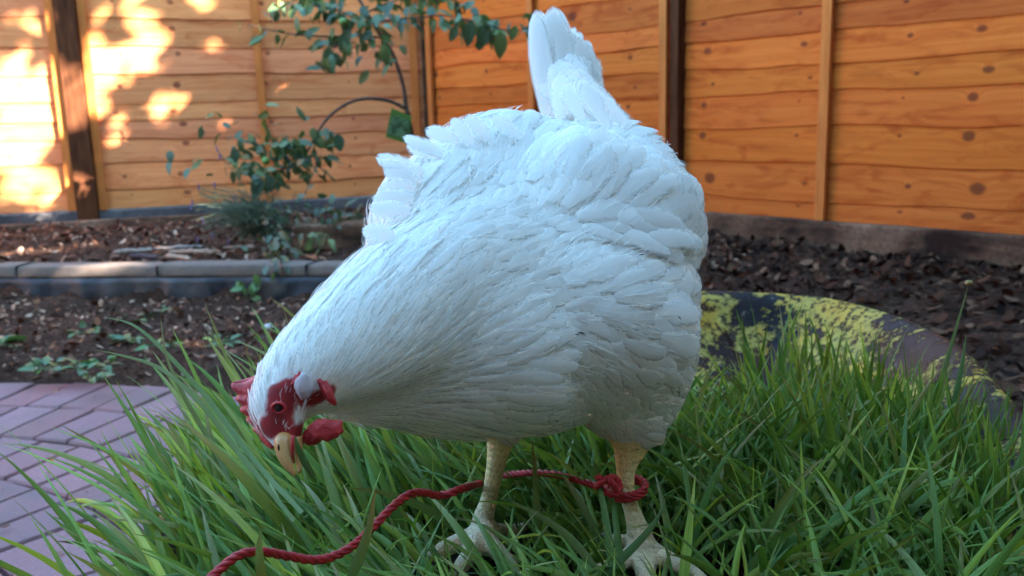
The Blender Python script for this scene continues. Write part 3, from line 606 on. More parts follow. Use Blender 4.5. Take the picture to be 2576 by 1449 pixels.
# ---- feathers
m = Mt("white_feather"); tc = m.new("TexCoord"); sp = m.new("SeparateXYZ"); m.l.new(tc.outputs["UV"], sp.inputs[0]); u_, v_ = sp.outputs[0], sp.outputs[1]
au = m.math('ABSOLUTE', m.math('SUBTRACT', u_, .5)); at = m.new("Attribute", attribute_name="tint"); rs = m.new("SeparateColor"); m.l.new(at.outputs["Color"], rs.inputs[0]); rnd, dirt, soft = rs.outputs[0], rs.outputs[1], rs.outputs[2]
bc = m.math('SUBTRACT', v_, m.math('MULTIPLY', au, .55)); cb = m.new("CombineXYZ"); m.l.new(m.math('MULTIPLY', bc, 9.), cb.inputs[0]); m.l.new(m.math('MULTIPLY', rnd, 97.), cb.inputs[1]); m.l.new(m.math('MULTIPLY', u_, 1.6), cb.inputs[2])
nb = m.noise(cb.outputs[0], 1.0, 3, .75); cb2 = m.new("CombineXYZ"); m.l.new(m.math('MULTIPLY', bc, 90.), cb2.inputs[0]); m.l.new(m.math('MULTIPLY', rnd, 31.), cb2.inputs[1]); nf = m.noise(cb2.outputs[0], 1.0, 2, .6)
edge = m.math('MAXIMUM', m.math('MULTIPLY', au, 2.0), m.math('POWER', v_, 5.0))
thr = m.math('SUBTRACT', 1.10, m.math('MULTIPLY', m.math('ADD', m.math('MULTIPLY', m.ramp(nb, [(.32, 0), (.68, 1)]), .45), m.math('MULTIPLY', nf, .20)), m.math('MULTIPLY_ADD', soft, .75, .15)))
alpha = m.math('MULTIPLY', m.math('SUBTRACT', thr, edge), 3.0, clamp=True); alpha = m.math('ADD', alpha, .03)
base = m.mix(m.math('MULTIPLY', m.ramp(nf, [(.35, 1), (.6, 0)]), .10), (.93, .925, .90), (.74, .74, .70)); base = m.mix(dirt, base, (.42, .37, .27))
m.base(base).rough(.62).spec(.25); m.bump(nf, .12, .0006); m.b.inputs["Sheen Weight"].default_value = .15
tl = m.new("BsdfTranslucent"); tl.inputs[0].default_value = (.9, .89, .86, 1); mx = m.new("MixShader"); mx.inputs[0].default_value = .38; m.l.new(m.b.outputs[0], mx.inputs[1]); m.l.new(tl.outputs[0], mx.inputs[2])
tp = m.new("BsdfTransparent"); mx2 = m.new("MixShader"); m.setin(mx2.inputs[0], m.math('MINIMUM', alpha, 1.0)); m.l.new(tp.outputs[0], mx2.inputs[1]); m.l.new(mx.outputs[0], mx2.inputs[2]); m.l.new(mx2.outputs[0], m.out.inputs[0]); M_FE = m.m
def feathers(name, p0, n, t, L, Wd, lift, curl, soft, dirt, seed, parent=hen, pointed=0.0, rows=7, side=None, label=None, mat=None):
    """every argument an array over the feathers"""
    r_ = np.random.default_rng(seed); N_ = len(p0); f = lambda x: np.broadcast_to(np.asarray(x, float), (N_,))[:, None]
    L, Wd, lift, curl, soft, dirt, pointed = map(f, (L, Wd, lift, curl, soft, dirt, pointed))
    n = n/np.linalg.norm(n, axis=1)[:, None]; t = t-n*(t*n).sum(1)[:, None]; t /= np.linalg.norm(t, axis=1)[:, None]+1e-9; b = np.cross(n, t)
    bend = r_.normal(0, .10, (N_, 1)) if side is None else f(side); tw = r_.normal(0, .07, (N_, 1)); V = []; U = []; NN = []
    for j in range(rows+1):
        v = j/rows
        wr = (.42+.58*min(1, v/.45)) if v < .55 else 1.0
        tip = math.sqrt(max(0, 1-((v-.55)/.45)**2)) if v > .55 else 1.0
        ptd = (1-v)**.65*1.25 if v > .3 else 1.0
        w = Wd*.5*wr*((1-pointed)*tip+pointed*min(ptd, 1)); w = np.maximum(w, Wd*.02)
        c_ = p0+t*(L*v)+n*(L*(lift*v-curl*v*v))+b*(L*bend*v*v)
        for k, uu in enumerate((-1, -.5, 0, .5, 1)):
            V.append(c_+b*(w*uu)+n*(-w*uu*uu*.13+w*uu*tw)); U.append((uu*.5+.5, v)); NN.append(n+t*(.38*v-.30*lift)+b*(.30*uu+tw*.5))
    K = (rows+1)*5; V = np.stack(V, 1).reshape(-1, 3); uv = np.tile(np.array(U), (N_, 1)); base_ = np.arange(N_)[:, None]*K
    fl = np.array([[j*5+k, (j+1)*5+k, (j+1)*5+k+1, j*5+k+1] for j in range(rows) for k in range(4)]); Fq = (base_[:, None, :]+fl[None]).reshape(-1, 4)
    c = np.repeat(np.concatenate([r_.random((N_, 1)), dirt, soft], 1), K, 0)
    o = mesh(name, V, Fq, mat or M_FE, parent, True, c, uv)
    NN = np.stack(NN, 1).reshape(-1, 3); NN /= np.linalg.norm(NN, axis=1)[:, None]; o.data.normals_split_custom_set_from_vertices(NN.tolist())
    if label: o["label"] = label
    return o
# sample the body surface
fa = np.linalg.norm(np.cross(BV[BF[:, 2]]-BV[BF[:, 0]], BV[BF[:, 3]]-BV[BF[:, 1]]), axis=1)/2; fcz = BV[BF].mean(1); fnn = BN[BF].mean(1); fnn /= np.linalg.norm(fnn, axis=1)[:, None]
TAILB = P(1470, 330, .93)
def zone(p_):
    """length, width, spacing, softness, pointedness by place"""
    d_ = np.linalg.norm(p_-HEADC, axis=1); z = p_[:, 2]; nk = sm(.05, .17, d_); L = lerp(.013, .050, sm(.02, .12, d_)); Wd = lerp(.0036, .025, sm(.05, .25, d_)); 
    low = sm(.60, .50, z)*sm(.15, .22, d_); L = lerp(L, .032, low); Wd = lerp(Wd, .020, low)
    th = sm(.50, .455, z)*(d_ > .14); L = lerp(L, .018, th); Wd = lerp(Wd, .010, th)
    tb = sm(.10, .05, np.linalg.norm(p_-TAILB, axis=1)); L = lerp(L, .045, tb)
    return L, Wd, np.maximum(.0022, Wd*.29+L*.035), d_, low, th
def flow(p_, n_):
    dist = np.linalg.norm(p_-HEADC, axis=1)[:, None]; d_ = p_-lerp(P(712, 1120, .505), HEADC, sm(.05, .2, dist)); t = d_/np.linalg.norm(d_, axis=1)[:, None]; ax = np.array([.22, .93, .30])
    t = t*1.0+ax*.55*sm(.12, .3, dist); low = sm(.62, .50, p_[:, 2:3])*sm(.12, .2, dist)
    t = t+low*np.array([.35, .0, -.85])*sm(-.03, .10, p_[:, 0:1])+low*np.array([.1, .3, -.25])
    rp = p_-P(1450, 420, .90); rw = sm(.12, .04, np.linalg.norm(rp, axis=1))[:, None]; t = t+rw*np.array([-.15, .5, 1.6])
    w_ = np.stack([vnoise(p_, 22), vnoise(p_+7.7, 22), vnoise(p_+3.1, 22)], -1)-.5; t = t+w_*.75*sm(.1, .2, dist)
    return t
r2 = np.random.default_rng(5); cand = r2.choice(len(BF), 90000, p=fa/fa.sum()); jit = r2.normal(0, .0006, (90000, 3)); cp = fcz[cand]+jit; cn = fnn[cand]; co = om[:, 0][BF].mean(1)[cand]
okm = (red_mask(cp) < .25) & ((cp[:, 2] > .462+(vnoise(cp, 60)-.5)*.02) | (np.linalg.norm(cp-HEADC, axis=1) < .12))
BEAKP = P(735, 1150, .50); okm &= np.linalg.norm(cp-BEAKP, axis=1) > .021
cp, cn, co = cp[okm], cn[okm], co[okm]; L_, W_, SPC, D_, LOW, TH = zone(cp)
cell = {}; sel = []
for i in range(len(cp)):
    s_ = SPC[i]; k = tuple((cp[i]//.012).astype(int)); okk = True
    for a in (-1, 0, 1):
        for b in (-1, 0, 1):
            for c in (-1, 0, 1):
                for j in cell.get((k[0]+a, k[1]+b, k[2]+c), ()):
                    if (cp[i][0]-cp[j][0])**2+(cp[i][1]-cp[j][1])**2+(cp[i][2]-cp[j][2])**2 < s_*s_: okk = False; break
                if not okk: break
            if not okk: break
        if not okk: break
    if okk: cell.setdefault(k, []).append(i); sel.append(i)
sel = np.array(sel); print("feathers", len(sel)); p_, n_ = cp[sel], cn[sel]; L_, W_, D_, LOW, TH = (q_[sel] for q_ in (L_, W_, D_, LOW, TH)); T_ = flow(p_, n_); T_ = T_+r2.normal(0, .35, T_.shape)*(sm(.51, .48, p_[:, 2])*(D_ > .14))[:, None]
neckw = sm(.20, .06, D_); k = len(sel)
feathers("plumage", p_-n_*(lerp(.0025, .0006, neckw)*np.clip(co[sel]*1.3, 0, 1)-.0008*(1-co[sel]))[:, None], n_, T_, L_*r2.uniform(.75, 1.2, k), W_*r2.uniform(.8, 1.25, k), lerp(lerp(.125, .095, LOW), .09, neckw)+r2.normal(0, .012, k), lerp(.24, .10, neckw), lerp(.45, .7, neckw), np.clip(.06+.5*(1-sm(.455, .49, p_[:, 2]))*(D_ > .12), 0, 1)*r2.uniform(.3, 1, k), 31, pointed=neckw*.55)
# loose down and fine barbs that break up the outline
idx = r2.choice(len(cp), 5200, replace=False); p_, n_ = cp[idx], cn[idx]; D2 = np.linalg.norm(p_-HEADC, axis=1); T_ = flow(p_, n_)+r2.normal(0, .22, (len(idx), 3)); nk = sm(.2, .08, D2)
LL, WW, *_ = zone(p_)
feathers("down", p_, n_, T_, LL*r2.uniform(.35, .8, len(idx)), np.full(len(idx), .0010), r2.uniform(.12, .32, len(idx)), .30, .2, .03, 32, pointed=1.0, rows=5)
# wing coverts: bigger layered feathers on the left wing
def place(rows_):
    out = []
    for u, v, y, tu, tv, ty, L, Wd, li in rows_:
        a = P(u, v, y); b = P(tu, tv, ty); i = np.argmin(((BV-a)**2).sum(1)); out.append((a, BN[i], b-a, L, Wd, li))
    return out
def surf(u, v):   # first point of the body seen at a pixel
    o0 = np.array([0, 0, H]); r_ = ray(u, v); r_ = r_/np.linalg.norm(r_); w_ = BV-o0; s_ = w_ @ r_; dd = np.linalg.norm(w_-s_[:, None]*r_, axis=1); c = np.where((dd < .004))[0]
    if len(c) == 0: c = np.array([np.argmin(dd)])
    i = c[np.argmin(s_[c])]; return BV[i], BN[i]
a_, b_, c_, l_, w_, li_ = [], [], [], [], [], []
r3 = np.random.default_rng(9)
for row, (v0, v1, u0, u1, cnt, L, Wd) in enumerate([(470, 560, 1380, 1640, 7, .050, .022), (545, 600, 1360, 1690, 10, .052, .022)]):
    for k in range(cnt):
        f = (k+.5)/cnt*.9; u = lerp(u0, u1, f)+r3.normal(0, 10); v = lerp(v0, v1, r3.random()); p1, n1 = surf(u, v); p2, n2 = surf(u+60, v-10+30*f)
        a_.append(p1); b_.append(n1); c_.append(p2-p1+r3.normal(0, .006, 3)); l_.append(L*r3.uniform(.8, 1.1)); w_.append(Wd*r3.uniform(.85, 1.1)); li_.append(r3.uniform(.10, .19))
feathers("wing", np.array(a_), np.array(b_), np.array(c_), l_, w_, li_, .26, .4, .04, 33)
# ruffled shoulder feathers standing off on the far side
rf = [(1110, 395, .77, 1010, 345, .75), (1100, 380, .78, 1030, 352, .76), (1060, 430, .74, 944, 412, .72), (1060, 450, .73, 948, 392, .72), (1040, 475, .72, 952, 455, .70), (1030, 520, .70, 930, 522, .68), (1040, 500, .71, 936, 500, .69), (1010, 560, .68, 928, 548, .66), (1150, 360, .80, 1070, 318, .79), (1190, 350, .81, 1100, 302, .80), (1240, 345, .82, 1160, 290, .82), (1260, 350, .82, 1180, 285, .82), (1310, 345, .84, 1240, 283, .84), (1080, 410, .76, 985, 372, .74), (1000, 590, .66, 925, 580, .64), (1350, 340, .86, 1290, 280, .86), (1050, 460, .72, 960, 425, .70), (1130, 370, .79, 1050, 330, .78), (1215, 345, .82, 1135, 298, .82), (1385, 345, .88, 1330, 285, .88)]
a_, b_, c_, l_, w_ = [], [], [], [], []
for u, v, y, tu, tv, ty in rf[::2]+rf[1:6:2]:
    for q_ in range(1):
        ps_, ns_ = surf(lerp(u, tu, .05)+r3.normal(0, 6), lerp(v, tv, .05)+r3.normal(0, 8)); a = ps_+ns_*.003; b = P(tu+r3.normal(-3, 7), tv+r3.normal(-2, 6), ps_[1]+.012); t = b-a; vw = np.array([0, 0, H])-a; vw /= np.linalg.norm(vw); nn = vw*.8+ns_*.6
        a_.append(a); b_.append(nn); c_.append(t); l_.append(np.linalg.norm(t)*.92); w_.append(r3.uniform(.015, .021))
feathers("shoulder_feathers", np.array(a_), np.array(b_), np.array(c_), l_, w_, .03, .16, .6, .02, 34, pointed=.3)
# tail
a_, b_, c_, l_, w_, cu = [], [], [], [], [], []
for k in range(26):
    g = k % 3; f = k/25
    if g == 0: tu, tv, bu = r3.normal(1350, 4), r3.uniform(26, 42), r3.uniform(1375, 1430)
    elif g == 1: tu, tv, bu = r3.normal(1390, 6), r3.uniform(24, 50), r3.uniform(1410, 1470)
    else: tu, tv, bu = lerp(1405, 1452, f), lerp(60, 135, f), lerp(1450, 1520, f)
    bv, by = lerp(300, 330, r3.random()), r3.uniform(.935, .965)
    a = P(bu, bv, by); b = P(tu, tv, by+.02); vw = np.array([0, 0, H])-a; vw /= np.linalg.norm(vw); a_.append(a); b_.append(vw+np.array([.5*(bu-1440)/60, 0, .1])); c_.append(b-a); l_.append(np.linalg.norm(b-a)*1.02); w_.append(.029); cu.append(0.02)
feathers("tail_feather", np.array(a_), np.array(b_), np.array(c_), l_, w_, .03, cu, .12, .03, 35, side=0.0, rows=12)
a_, b_, c_, l_, w_ = [], [], [], [], []
for k in range(90):
    f = r3.random(); g = r3.random()**.8; u = lerp(lerp(1350, 1600, f), lerp(1385, 1440, f), g); v = lerp(lerp(300, 318, f), 140, g)
    p1, n1 = surf(u, v); vw = np.array([0, 0, H])-p1; vw /= np.linalg.norm(vw); up = P(lerp(u, 1400, .5), v-70, p1[1]+.02)-p1
    a_.append(p1+vw*.002); b_.append(vw+n1*.5+np.array([(f-.4)*.6, 0, .15])); c_.append(up+r3.normal(0, .006, 3)); l_.append(lerp(.045, .060, r3.random())); w_.append(r3.uniform(.021, .026))
feathers("tail_coverts", np.array(a_), np.array(b_), np.array(c_), l_, w_, .05, .14, .4, .03, 36)

# ---- head parts
m = Mt("comb_skin"); v = m.coord(); n = m.noise(v, 380, 4, .6); n2 = m.noise(v, 90, 3, .6); m.base(m.ramp(n2, [(.3, (.34, .010, .014)), (.7, (.60, .035, .040))])).rough(.5).bump(m.math('ADD', n, m.math('MULTIPLY', n2, 1.0)), .8, .0016); m.b.inputs["Subsurface Weight"].default_value = .25; m.b.inputs["Subsurface Radius"].default_value = (.008, .002, .002); M_CB = m.m
m = Mt("beak_horn"); v = m.coord(); n = m.noise(v, 60, 3, .5); m.base(m.ramp(n, [(.3, (.50, .20, .055)), (.7, (.56, .32, .12))])).rough(.35); m.b.inputs["Subsurface Weight"].default_value = .15; m.b.inputs["Subsurface Radius"].default_value = (.004, .002, .001); M_BK = m.m
m = Mt("earlobe_skin"); v = m.coord(); n = m.noise(v, 260, 4, .6); m.base((.46, .38, .39)).rough(.7).bump(n, .3, .001); M_EL = m.m
m = Mt('eyelid_skin'); m.base((.07, .008, .010)).rough(.6); M_LID = m.m
m = Mt("eye"); m.base((.02, .010, .006)).rough(.3); M_EYE = m.m
m = Mt("claw"); v = m.coord(); n = m.noise(v, 200, 3, .5); m.base(m.ramp(n, [(.3, (.05, .04, .035)), (.7, (.22, .17, .12))])).rough(.35); M_CL = m.m
# comb: serrated blade along the crown
cin = cat([(650, 945), (645, 990), (655, 1035), (668, 1075), (688, 1120)], 40); cout = []
pk = [(596, 966), (583, 962), (581, 975), (598, 992), (590, 1002), (608, 1018), (602, 1032), (622, 1046), (618, 1058), (638, 1072), (636, 1082), (654, 1096), (656, 1106), (674, 1122), (690, 1130)]
po = cat(pk, 40); V = []; 
for i in range(40):
    ya = lerp(.530, .505, i/39)
    for f, th in ((0, .0045), (.35, .0038), (.7, .0028), (1, .0012)):
        u = lerp(cin[i][0], po[i][0], f); v = lerp(cin[i][1], po[i][1], f); c_ = P(u, v, ya+.004*f)
        for s_ in (-1, 1): V.append(c_+np.array([.0, s_*th*.6, .0])+np.array([s_*th*.25, 0, s_*th*.3]))
Fc = []
for i in range(39):
    for j in range(3):
        for s_ in (0, 1): a = i*8+j*2+s_; Fc.append((a, a+8, a+10, a+2) if s_ else (a, a+2, a+10, a+8))
    a = i*8+6; Fc.append((a, a+1, a+9, a+8)); a = i*8; Fc.append((a, a+8, a+9, a+1))
Fc += [(0, 1, 3, 2), (2, 3, 5, 4), (4, 5, 7, 6)]+[(312+a, 312+b, 312+c, 312+d) for a, b, c, d in ((0, 2, 3, 1), (2, 4, 5, 3), (4, 6, 7, 5))]
o = mesh("comb", V, Fc, M_CB, hen); sb = o.modifiers.new("s", 'SUBSURF'); sb.levels = 1; sb.render_levels = 1
def tub(name, pts, n, seg, mat, label=None, flat=None):
    a = cat([(*P(u, v, y), PX(r, y)) for u, v, y, r in pts], n); V, Fc = tube_vf(a[:, :3], a[:, 3], seg); o = mesh(name, V, Fc, mat, hen)
    if label: o["label"] = label
    return o
tub("upper_beak", [(722, 1085, .508, 12), (716, 1098, .502, 21), (713, 1110, .4985, 24), (713, 1124, .496, 23), (717, 1146, .493, 20), (727, 1171, .490, 13), (743, 1196, .488, 4)], 18, 16, M_BK)
tub("lower_beak", [(745, 1100, .503, 17), (750, 1125, .501, 13), (753, 1150, .499, 11), (753, 1170, .497, 8), (752, 1190, .494, 4)], 14, 12, M_BK)
tub("gape", [(738, 1095, .494, 6), (735, 1118, .492, 5), (736, 1140, .491, 4), (741, 1165, .4905, 2)], 10, 8, M_CB)
V, Fc = ico(P(701, 1126, .4872), (.0007, .0006, .0022), 6); mesh("nostril", V, Fc, M_EYE, hen)
V, Fc = ico(P(701, 1026, .4985), (.0034, .0032, .0034), 10); mesh("eye", V, Fc, M_EYE, hen)
# eyelid ring
V, Fc = tube_vf([P(701+16*math.cos(a), 1026+13*math.sin(a), .4962) for a in np.linspace(0, 2*math.pi, 25)], .0010, 8, False); mesh("eyelid", V, Fc, M_CB, hen)
def lump(name, u, v, y, ru, rv, depth, rot, mat, seed, label=None):
    c = P(u, v, y); V, Fc = ico((0, 0, 0), (1, 1, 1), 14); r_ = 1+(vnoise(V*2.2+seed, 1)-.5)*.5; V = V*r_[:, None]; cr, sr = math.cos(rot), math.sin(rot)
    a, b = V[:, 0]*ru, V[:, 2]*rv; uu = a*cr-b*sr; vv = a*sr+b*cr
    Vw = c+np.outer(PX(uu, y), rt)+np.outer(PX(vv, y), dw)+np.outer(V[:, 1]*depth, fw); o = mesh(name, Vw, Fc, mat, hen)
    if label: o["label"] = label
    return o
lump("earlobe", 766, 972, .501, 23, 33, .004, -.1, M_EL, 3)
lump("wattle", 822, 1080, .500, 44, 29, .0045, -.15, M_CB, 5, "dark red wattle hanging under the chin")
lump("wattle", 790, 1096, .512, 38, 22, .004, -.25, M_CB, 8)
lump("ear_fold", 822, 984, .507, 13, 38, .004, -.55, M_CB, 6)
lump("ear_fold", 742, 958, .507, 7, 26, .003, .45, M_CB, 9)
# short bristles over face and earlobe edge
pts = []; nrm = []; tt = []
for _ in range(70):
    u, v = r3.uniform(680, 840), r3.uniform(930, 1110); p1, n1 = surf(u, v)
    pts.append(p1+n1*.0008); nrm.append(n1); tt.append(p1-P(700, 1110, .49)+r3.normal(0, .006, 3))
feathers("face_bristles", np.array(pts), np.array(nrm), np.array(tt), r3.uniform(.003, .005, 70), .0004, .35, .2, .2, .02, 38, pointed=1.0, rows=4)
for u, v in ((1455, 838), (1463, 842), (1470, 840), (1706, 802), (1398, 1052), (1610, 640), (1560, 1010), (1655, 960), (1500, 1120), (1700, 985), (1606, 1130), (1340, 1028)):
    p1, n1 = surf(u, v); a_r = r3.uniform(-.9, .2); d_ = rt*math.cos(a_r)-dw*math.sin(a_r); V, Fc = tube_vf([p1+n1*.006-d_*.0018, p1+n1*.0065, p1+n1*.006+d_*.0018], [.0002, .0005, .0002], 5); mesh("dirt_fleck", V, Fc, M_EYE, hen)
# claws
for k, pts in TOES.items():
    a, b = np.array(pts[-2][:3]), np.array(pts[-1][:3]); d_ = (b-a)/np.linalg.norm(b-a); L = .013 if k[1] != '4' else .010
    cp_ = cat([b-d_*.003, b+d_*L*.5+[0, 0, .0015], b+d_*L+[0, 0, -.003]], 8); V, Fc = tube_vf(cp_, np.linspace(.0036, .0006, 8), 8)
    mesh("claw", V, Fc, M_CL, hen)

# ================================================================== GRASS
m = Mt("grass_blade"); tc = m.new("TexCoord"); sp = m.new("SeparateXYZ"); m.l.new(tc.outputs["UV"], sp.inputs[0])
cb = m.new("CombineXYZ"); m.l.new(m.math('MULTIPLY', sp.outputs[0], 9.0), cb.inputs[0]); m.l.new(m.math('MULTIPLY', sp.outputs[1], .8), cb.inputs[1]); n = m.noise(cb.outputs[0], 1.0, 2, .5); v = m.coord(); n2 = m.noise(v, 70, 4, .6); n3 = m.noise(v, 260, 3, .6)
c = m.mix(m.ramp(n, [(.35, .32), (.6, 0)]), m.tint(), (.03, .07, .02)); c = m.mix(m.ramp(n2, [(.60, 0), (.72, .35)]), c, (.22, .25, .07)); c = m.mix(m.ramp(n3, [(.66, 0), (.72, .5)]), c, (.30, .36, .24))
m.base(c).rough(.5).spec(.28).bump(n, .25, .0006); m.translucent(m.mix(1.0, c, (1.0, 1.0, .45), 'MULTIPLY'), .28); M_GR = m.m
def blades(name, root, dirh, length, width, lean, arch, tipc, basec, seed, rows=9, twist=None):
    """root (n,3); dirh (n,2) unit lean direction; lean 0..1 how far over; arch: droop"""
    r_ = np.random.default_rng(seed); N_ = len(root); t = np.linspace(0, 1, rows+1)
    D = np.concatenate([dirh, np.zeros((N_, 1))], 1); side = np.stack([-dirh[:, 1], dirh[:, 0], np.zeros(N_)], -1)
    # angle from vertical grows along the blade
    a0 = lean*.55; a1 = lean+arch; ds = length/rows; pos = [root]; p_ = root.copy(); angs = []
    wob = r_.normal(0, .18, N_)
    for j in range(rows):
        f = (j+.5)/rows; an = a0+(a1-a0)*f**1.2; d = np.sin(an)[:, None]*(D+side*(wob*f)[:, None])+np.cos(an)[:, None]*np.array([0, 0, 1.]); p_ = p_+d*ds[:, None]; pos.append(p_); angs.append(an)
    angs.append(angs[-1]); pos = np.stack(pos, 1)
    tw0 = r_.uniform(-1.3, 1.3, N_) if twist is None else twist; tw1 = tw0+r_.normal(0, .7, N_)
    V = []; U = []
    for j in range(rows+1):
        f = j/rows; w = width*(.55+.45*min(1, f/.25))*max(.03, (1-f**2.6))**.9; tw = tw0+(tw1-tw0)*f
        nrm = np.cos(angs[j])[:, None]*D-np.sin(angs[j])[:, None]*np.array([0, 0, 1.])
        b = side*np.cos(tw)[:, None]+nrm*np.sin(tw)[:, None]; nn = nrm*np.cos(tw)[:, None]-side*np.sin(tw)[:, None]
        for uu in (-1, 0, 1): V.append(pos[:, j]+b*(uu*w*.5)[:, None]+nn*((abs(uu)-.5)*w*.22)[:, None]); U.append((uu*.5+.5, f))
    K = (rows+1)*3; V = np.stack(V, 1).reshape(-1, 3); rr = r_.random((N_, 1)); uv = np.tile(np.array(U), (N_, 1))+np.repeat(np.concatenate([rr*40, rr*0], 1), K, 0)
    fl = np.array([[j*3+k, j*3+k+1, (j+1)*3+k+1, (j+1)*3+k] for j in range(rows) for k in range(2)]); Fq = ((np.arange(N_)*K)[:, None, None]+fl[None]).reshape(-1, 4)
    tt = np.repeat(t[None], N_, 0)[..., None]; C = basec[:, None]*(1-tt**2.2)+tipc[:, None]*tt**2.2; C = np.repeat(C, 3, 1).reshape(-1, 3)
    return V, Fq, C, uv, pos
rg = np.random.default_rng(77)
def grass_batch(N, xr, yr, test, fdir, flen, fwid, flean, farch, seed):
    p_ = scatter(N, *xr, *yr, test, seed); x, y = p_[:, 0], p_[:, 1]; r_ = np.random.default_rng(seed+1)
    dirh = fdir(x, y); dirh = dirh/np.linalg.norm(dirh, axis=1)[:, None]
    L = flen(x, y, r_); W_ = fwid(x, y, r_); le = flean(x, y, r_); ar = farch(x, y, r_)
    g = r_.random((N, 1)); base_ = (np.array([.060, .145, .052])*(1-g)+np.array([.115, .205, .052])*g)*(np.array([1.5, 1.3, .8])[None]*(1.0+.36*sm(.1, -.2, x))[:, None]); base_ *= r_.uniform(.75, 1.25, (N, 1)); yl = (r_.random((N, 1)) < .16)
    base_ = np.where(yl, base_*np.array([1.9, 1.5, 1.1]), base_); dry = r_.random((N, 1)); tip = base_*np.array([1.25, 1.15, 1.0]); tip = np.where(dry < .22, np.array([.30, .24, .09])*r_.uniform(.6, 1.2, (N, 1)), tip)
    yl2 = (r_.random((N, 1)) < .35*sm(.0, -.25, x)[:, None]); base_ = np.where(yl2, base_*np.array([1.7, 1.35, .9]), base_); tip = np.where(yl2 & (dry > .5), np.array([.34, .34, .14]), tip)
    root = np.stack([x, y, soil_z(x, y)-.004], -1)
    return blades("g", root, dirh, L, W_, le, ar, tip, base_, seed+2)
def ang_dir(az): return np.stack([np.cos(az), np.sin(az)], -1)
inr = lambda x, y: in_rim(x, y, .06) & (y < 1.02-.10*sm(.1, -.2, x)+.02*np.sin(x*40)) & ((x > .2) | (y < .98))
def fdir(x, y, r_=None):
    """combed to the left on the left side, loose elsewhere"""
    k = sm(.20, -.15, x); az = R(138)+rg.normal(0, .2, len(x)); az2 = rg.uniform(0, 2*math.pi, len(x)); az3 = R(165)+rg.normal(0, .9, len(x))
    d = ang_dir(az)*k[:, None]+ang_dir(az2)*(1-k)[:, None]*.75+ang_dir(az3)*((1-k)*.35)[:, None]; return d+1e-6
HB = sm(.30, .0, 0)
def near_hen(x, y): return np.clip(1-np.hypot((x-.03)/.26, (y-.62)/.24), 0, 1)
def flen(x, y, r_):
    L = r_.uniform(.09, .165, len(x)); right = sm(.12, .35, x)*sm(.5, .9, y); L = L*(1-.12*sm(.1, .4, x))*(1+.10*right*r_.random(len(x)))*(1-.30*sm(.75, 1.0, y)*sm(.46, .36, x))+sm(.05, -.2, x)*.075*r_.random(len(x)); return L*(1-.25*near_hen(x, y))
def fwid(x, y, r_): return r_.uniform(.0045, .0088, len(x))*(1+.25*sm(.05, -.2, x))*(1-.2*sm(.7, 1.3, y))
def flean(x, y, r_):
    le = .62+.28*sm(.1, -.2, x)+r_.normal(0, .19, len(x)); right = sm(.15, .35, x)*sm(.6, .95, y); le = le*(1-.62*right)*(1-.25*sm(.38, .5, x)*right); le += near_hen(x, y)*.55; le += sm(.62, .45, y)*.35; return np.clip(le, .03, 1.42)
def farch(x, y, r_): a = np.abs(r_.normal(.28, .3, len(x))); a = np.where(r_.random(len(x)) < .12, a+r_.uniform(.5, 1.3, len(x)), a); return a*(1-.5*sm(.05, -.2, x))+near_hen(x, y)*.2
def hen_dist(P_):  # rough signed distance to the hen
    d = np.full(P_.shape[:-1], 9.)
    for c_, r_ in SPH[::2]: d = np.minimum(d, np.linalg.norm(P_-c_, axis=-1)-r_)
    return d
bits = []
def add_batch(*a, free=False):
    V, Fq, C, uv, pos = grass_batch(*a); K = V.shape[0]//len(pos); u, v = proj(pos); bad = (hen_dist(pos) < .004).any(1)
    # grass in front of the bird has been trampled: nothing there stands higher than its hocks
    infront = (pos[..., 1] < .70) & (pos[..., 0] > -.19) & (pos[..., 0] < .24); bad |= (infront & (pos[..., 2] > .425+.25*np.maximum(0, pos[..., 1]-.6))).any(1)
    bad |= ((pos[..., 1] < .52) & (pos[..., 0] > -.20) & (pos[..., 2] > .405-.32*(.52-pos[..., 1]))).any(1)
    bad |= (np.linalg.norm(pos-np.array([0, 0, H]), axis=-1) < .36).any(1)
    bad |= ((pos[..., 0] > .24) & (pos[..., 1] < .75) & (pos[..., 2] > .47)).any(1)
    bad |= ((pos[..., 0] < -.12) & (pos[..., 1] < .60) & (pos[..., 2] > .44)).any(1); bad |= ((pos[..., 0] < -.12) & (pos[..., 2] > .55)).any(1); rr0 = np.random.default_rng(3).random(len(pos)); bad |= (rr0 < (-1 if free else .72)) & (u[:, -1] < 330+np.maximum(0, v[:, -1]-1150)*-.9) ; bad |= (rr0 < .6) & (v[:, -1] < 1000) & (u[:, -1] < 620)
    rf = np.random.default_rng(8).random(len(pos)); foot = ((np.hypot((pos[..., 0]+.06)/.07, (pos[..., 1]-.665)/.055) < 1) | (np.hypot((pos[..., 0]-.11)/.075, (pos[..., 1]-.63)/.07) < 1)) & (pos[..., 2] > .374); bad |= foot.any(1) & (rf < .62)
    good = ~bad; idx = (np.where(good)[0][:, None]*K+np.arange(K)).ravel(); n = good.sum(); nf = Fq.shape[0]//len(pos); f0 = Fq[:nf]
    Fn = ((np.arange(n)*K)[:, None, None]+f0[None]).reshape(-1, 4); bits.append((V[idx], Fn, C[idx], uv[idx])); print("grass", n)
add_batch(2900, (-.42, .64), (.3, 1.62), inr, fdir, flen, fwid, flean, farch, 101)
# short dense undergrowth
add_batch(3200, (-.42, .64), (.3, 1.62), inr, lambda x, y: ang_dir(rg.uniform(0, 6.28, len(x))), lambda x, y, r_: r_.uniform(.04, .10, len(x)), lambda x, y, r_: r_.uniform(.003, .005, len(x)), lambda x, y, r_: r_.uniform(.3, 1.1, len(x)), lambda x, y, r_: r_.uniform(.1, .6, len(x)), 111)
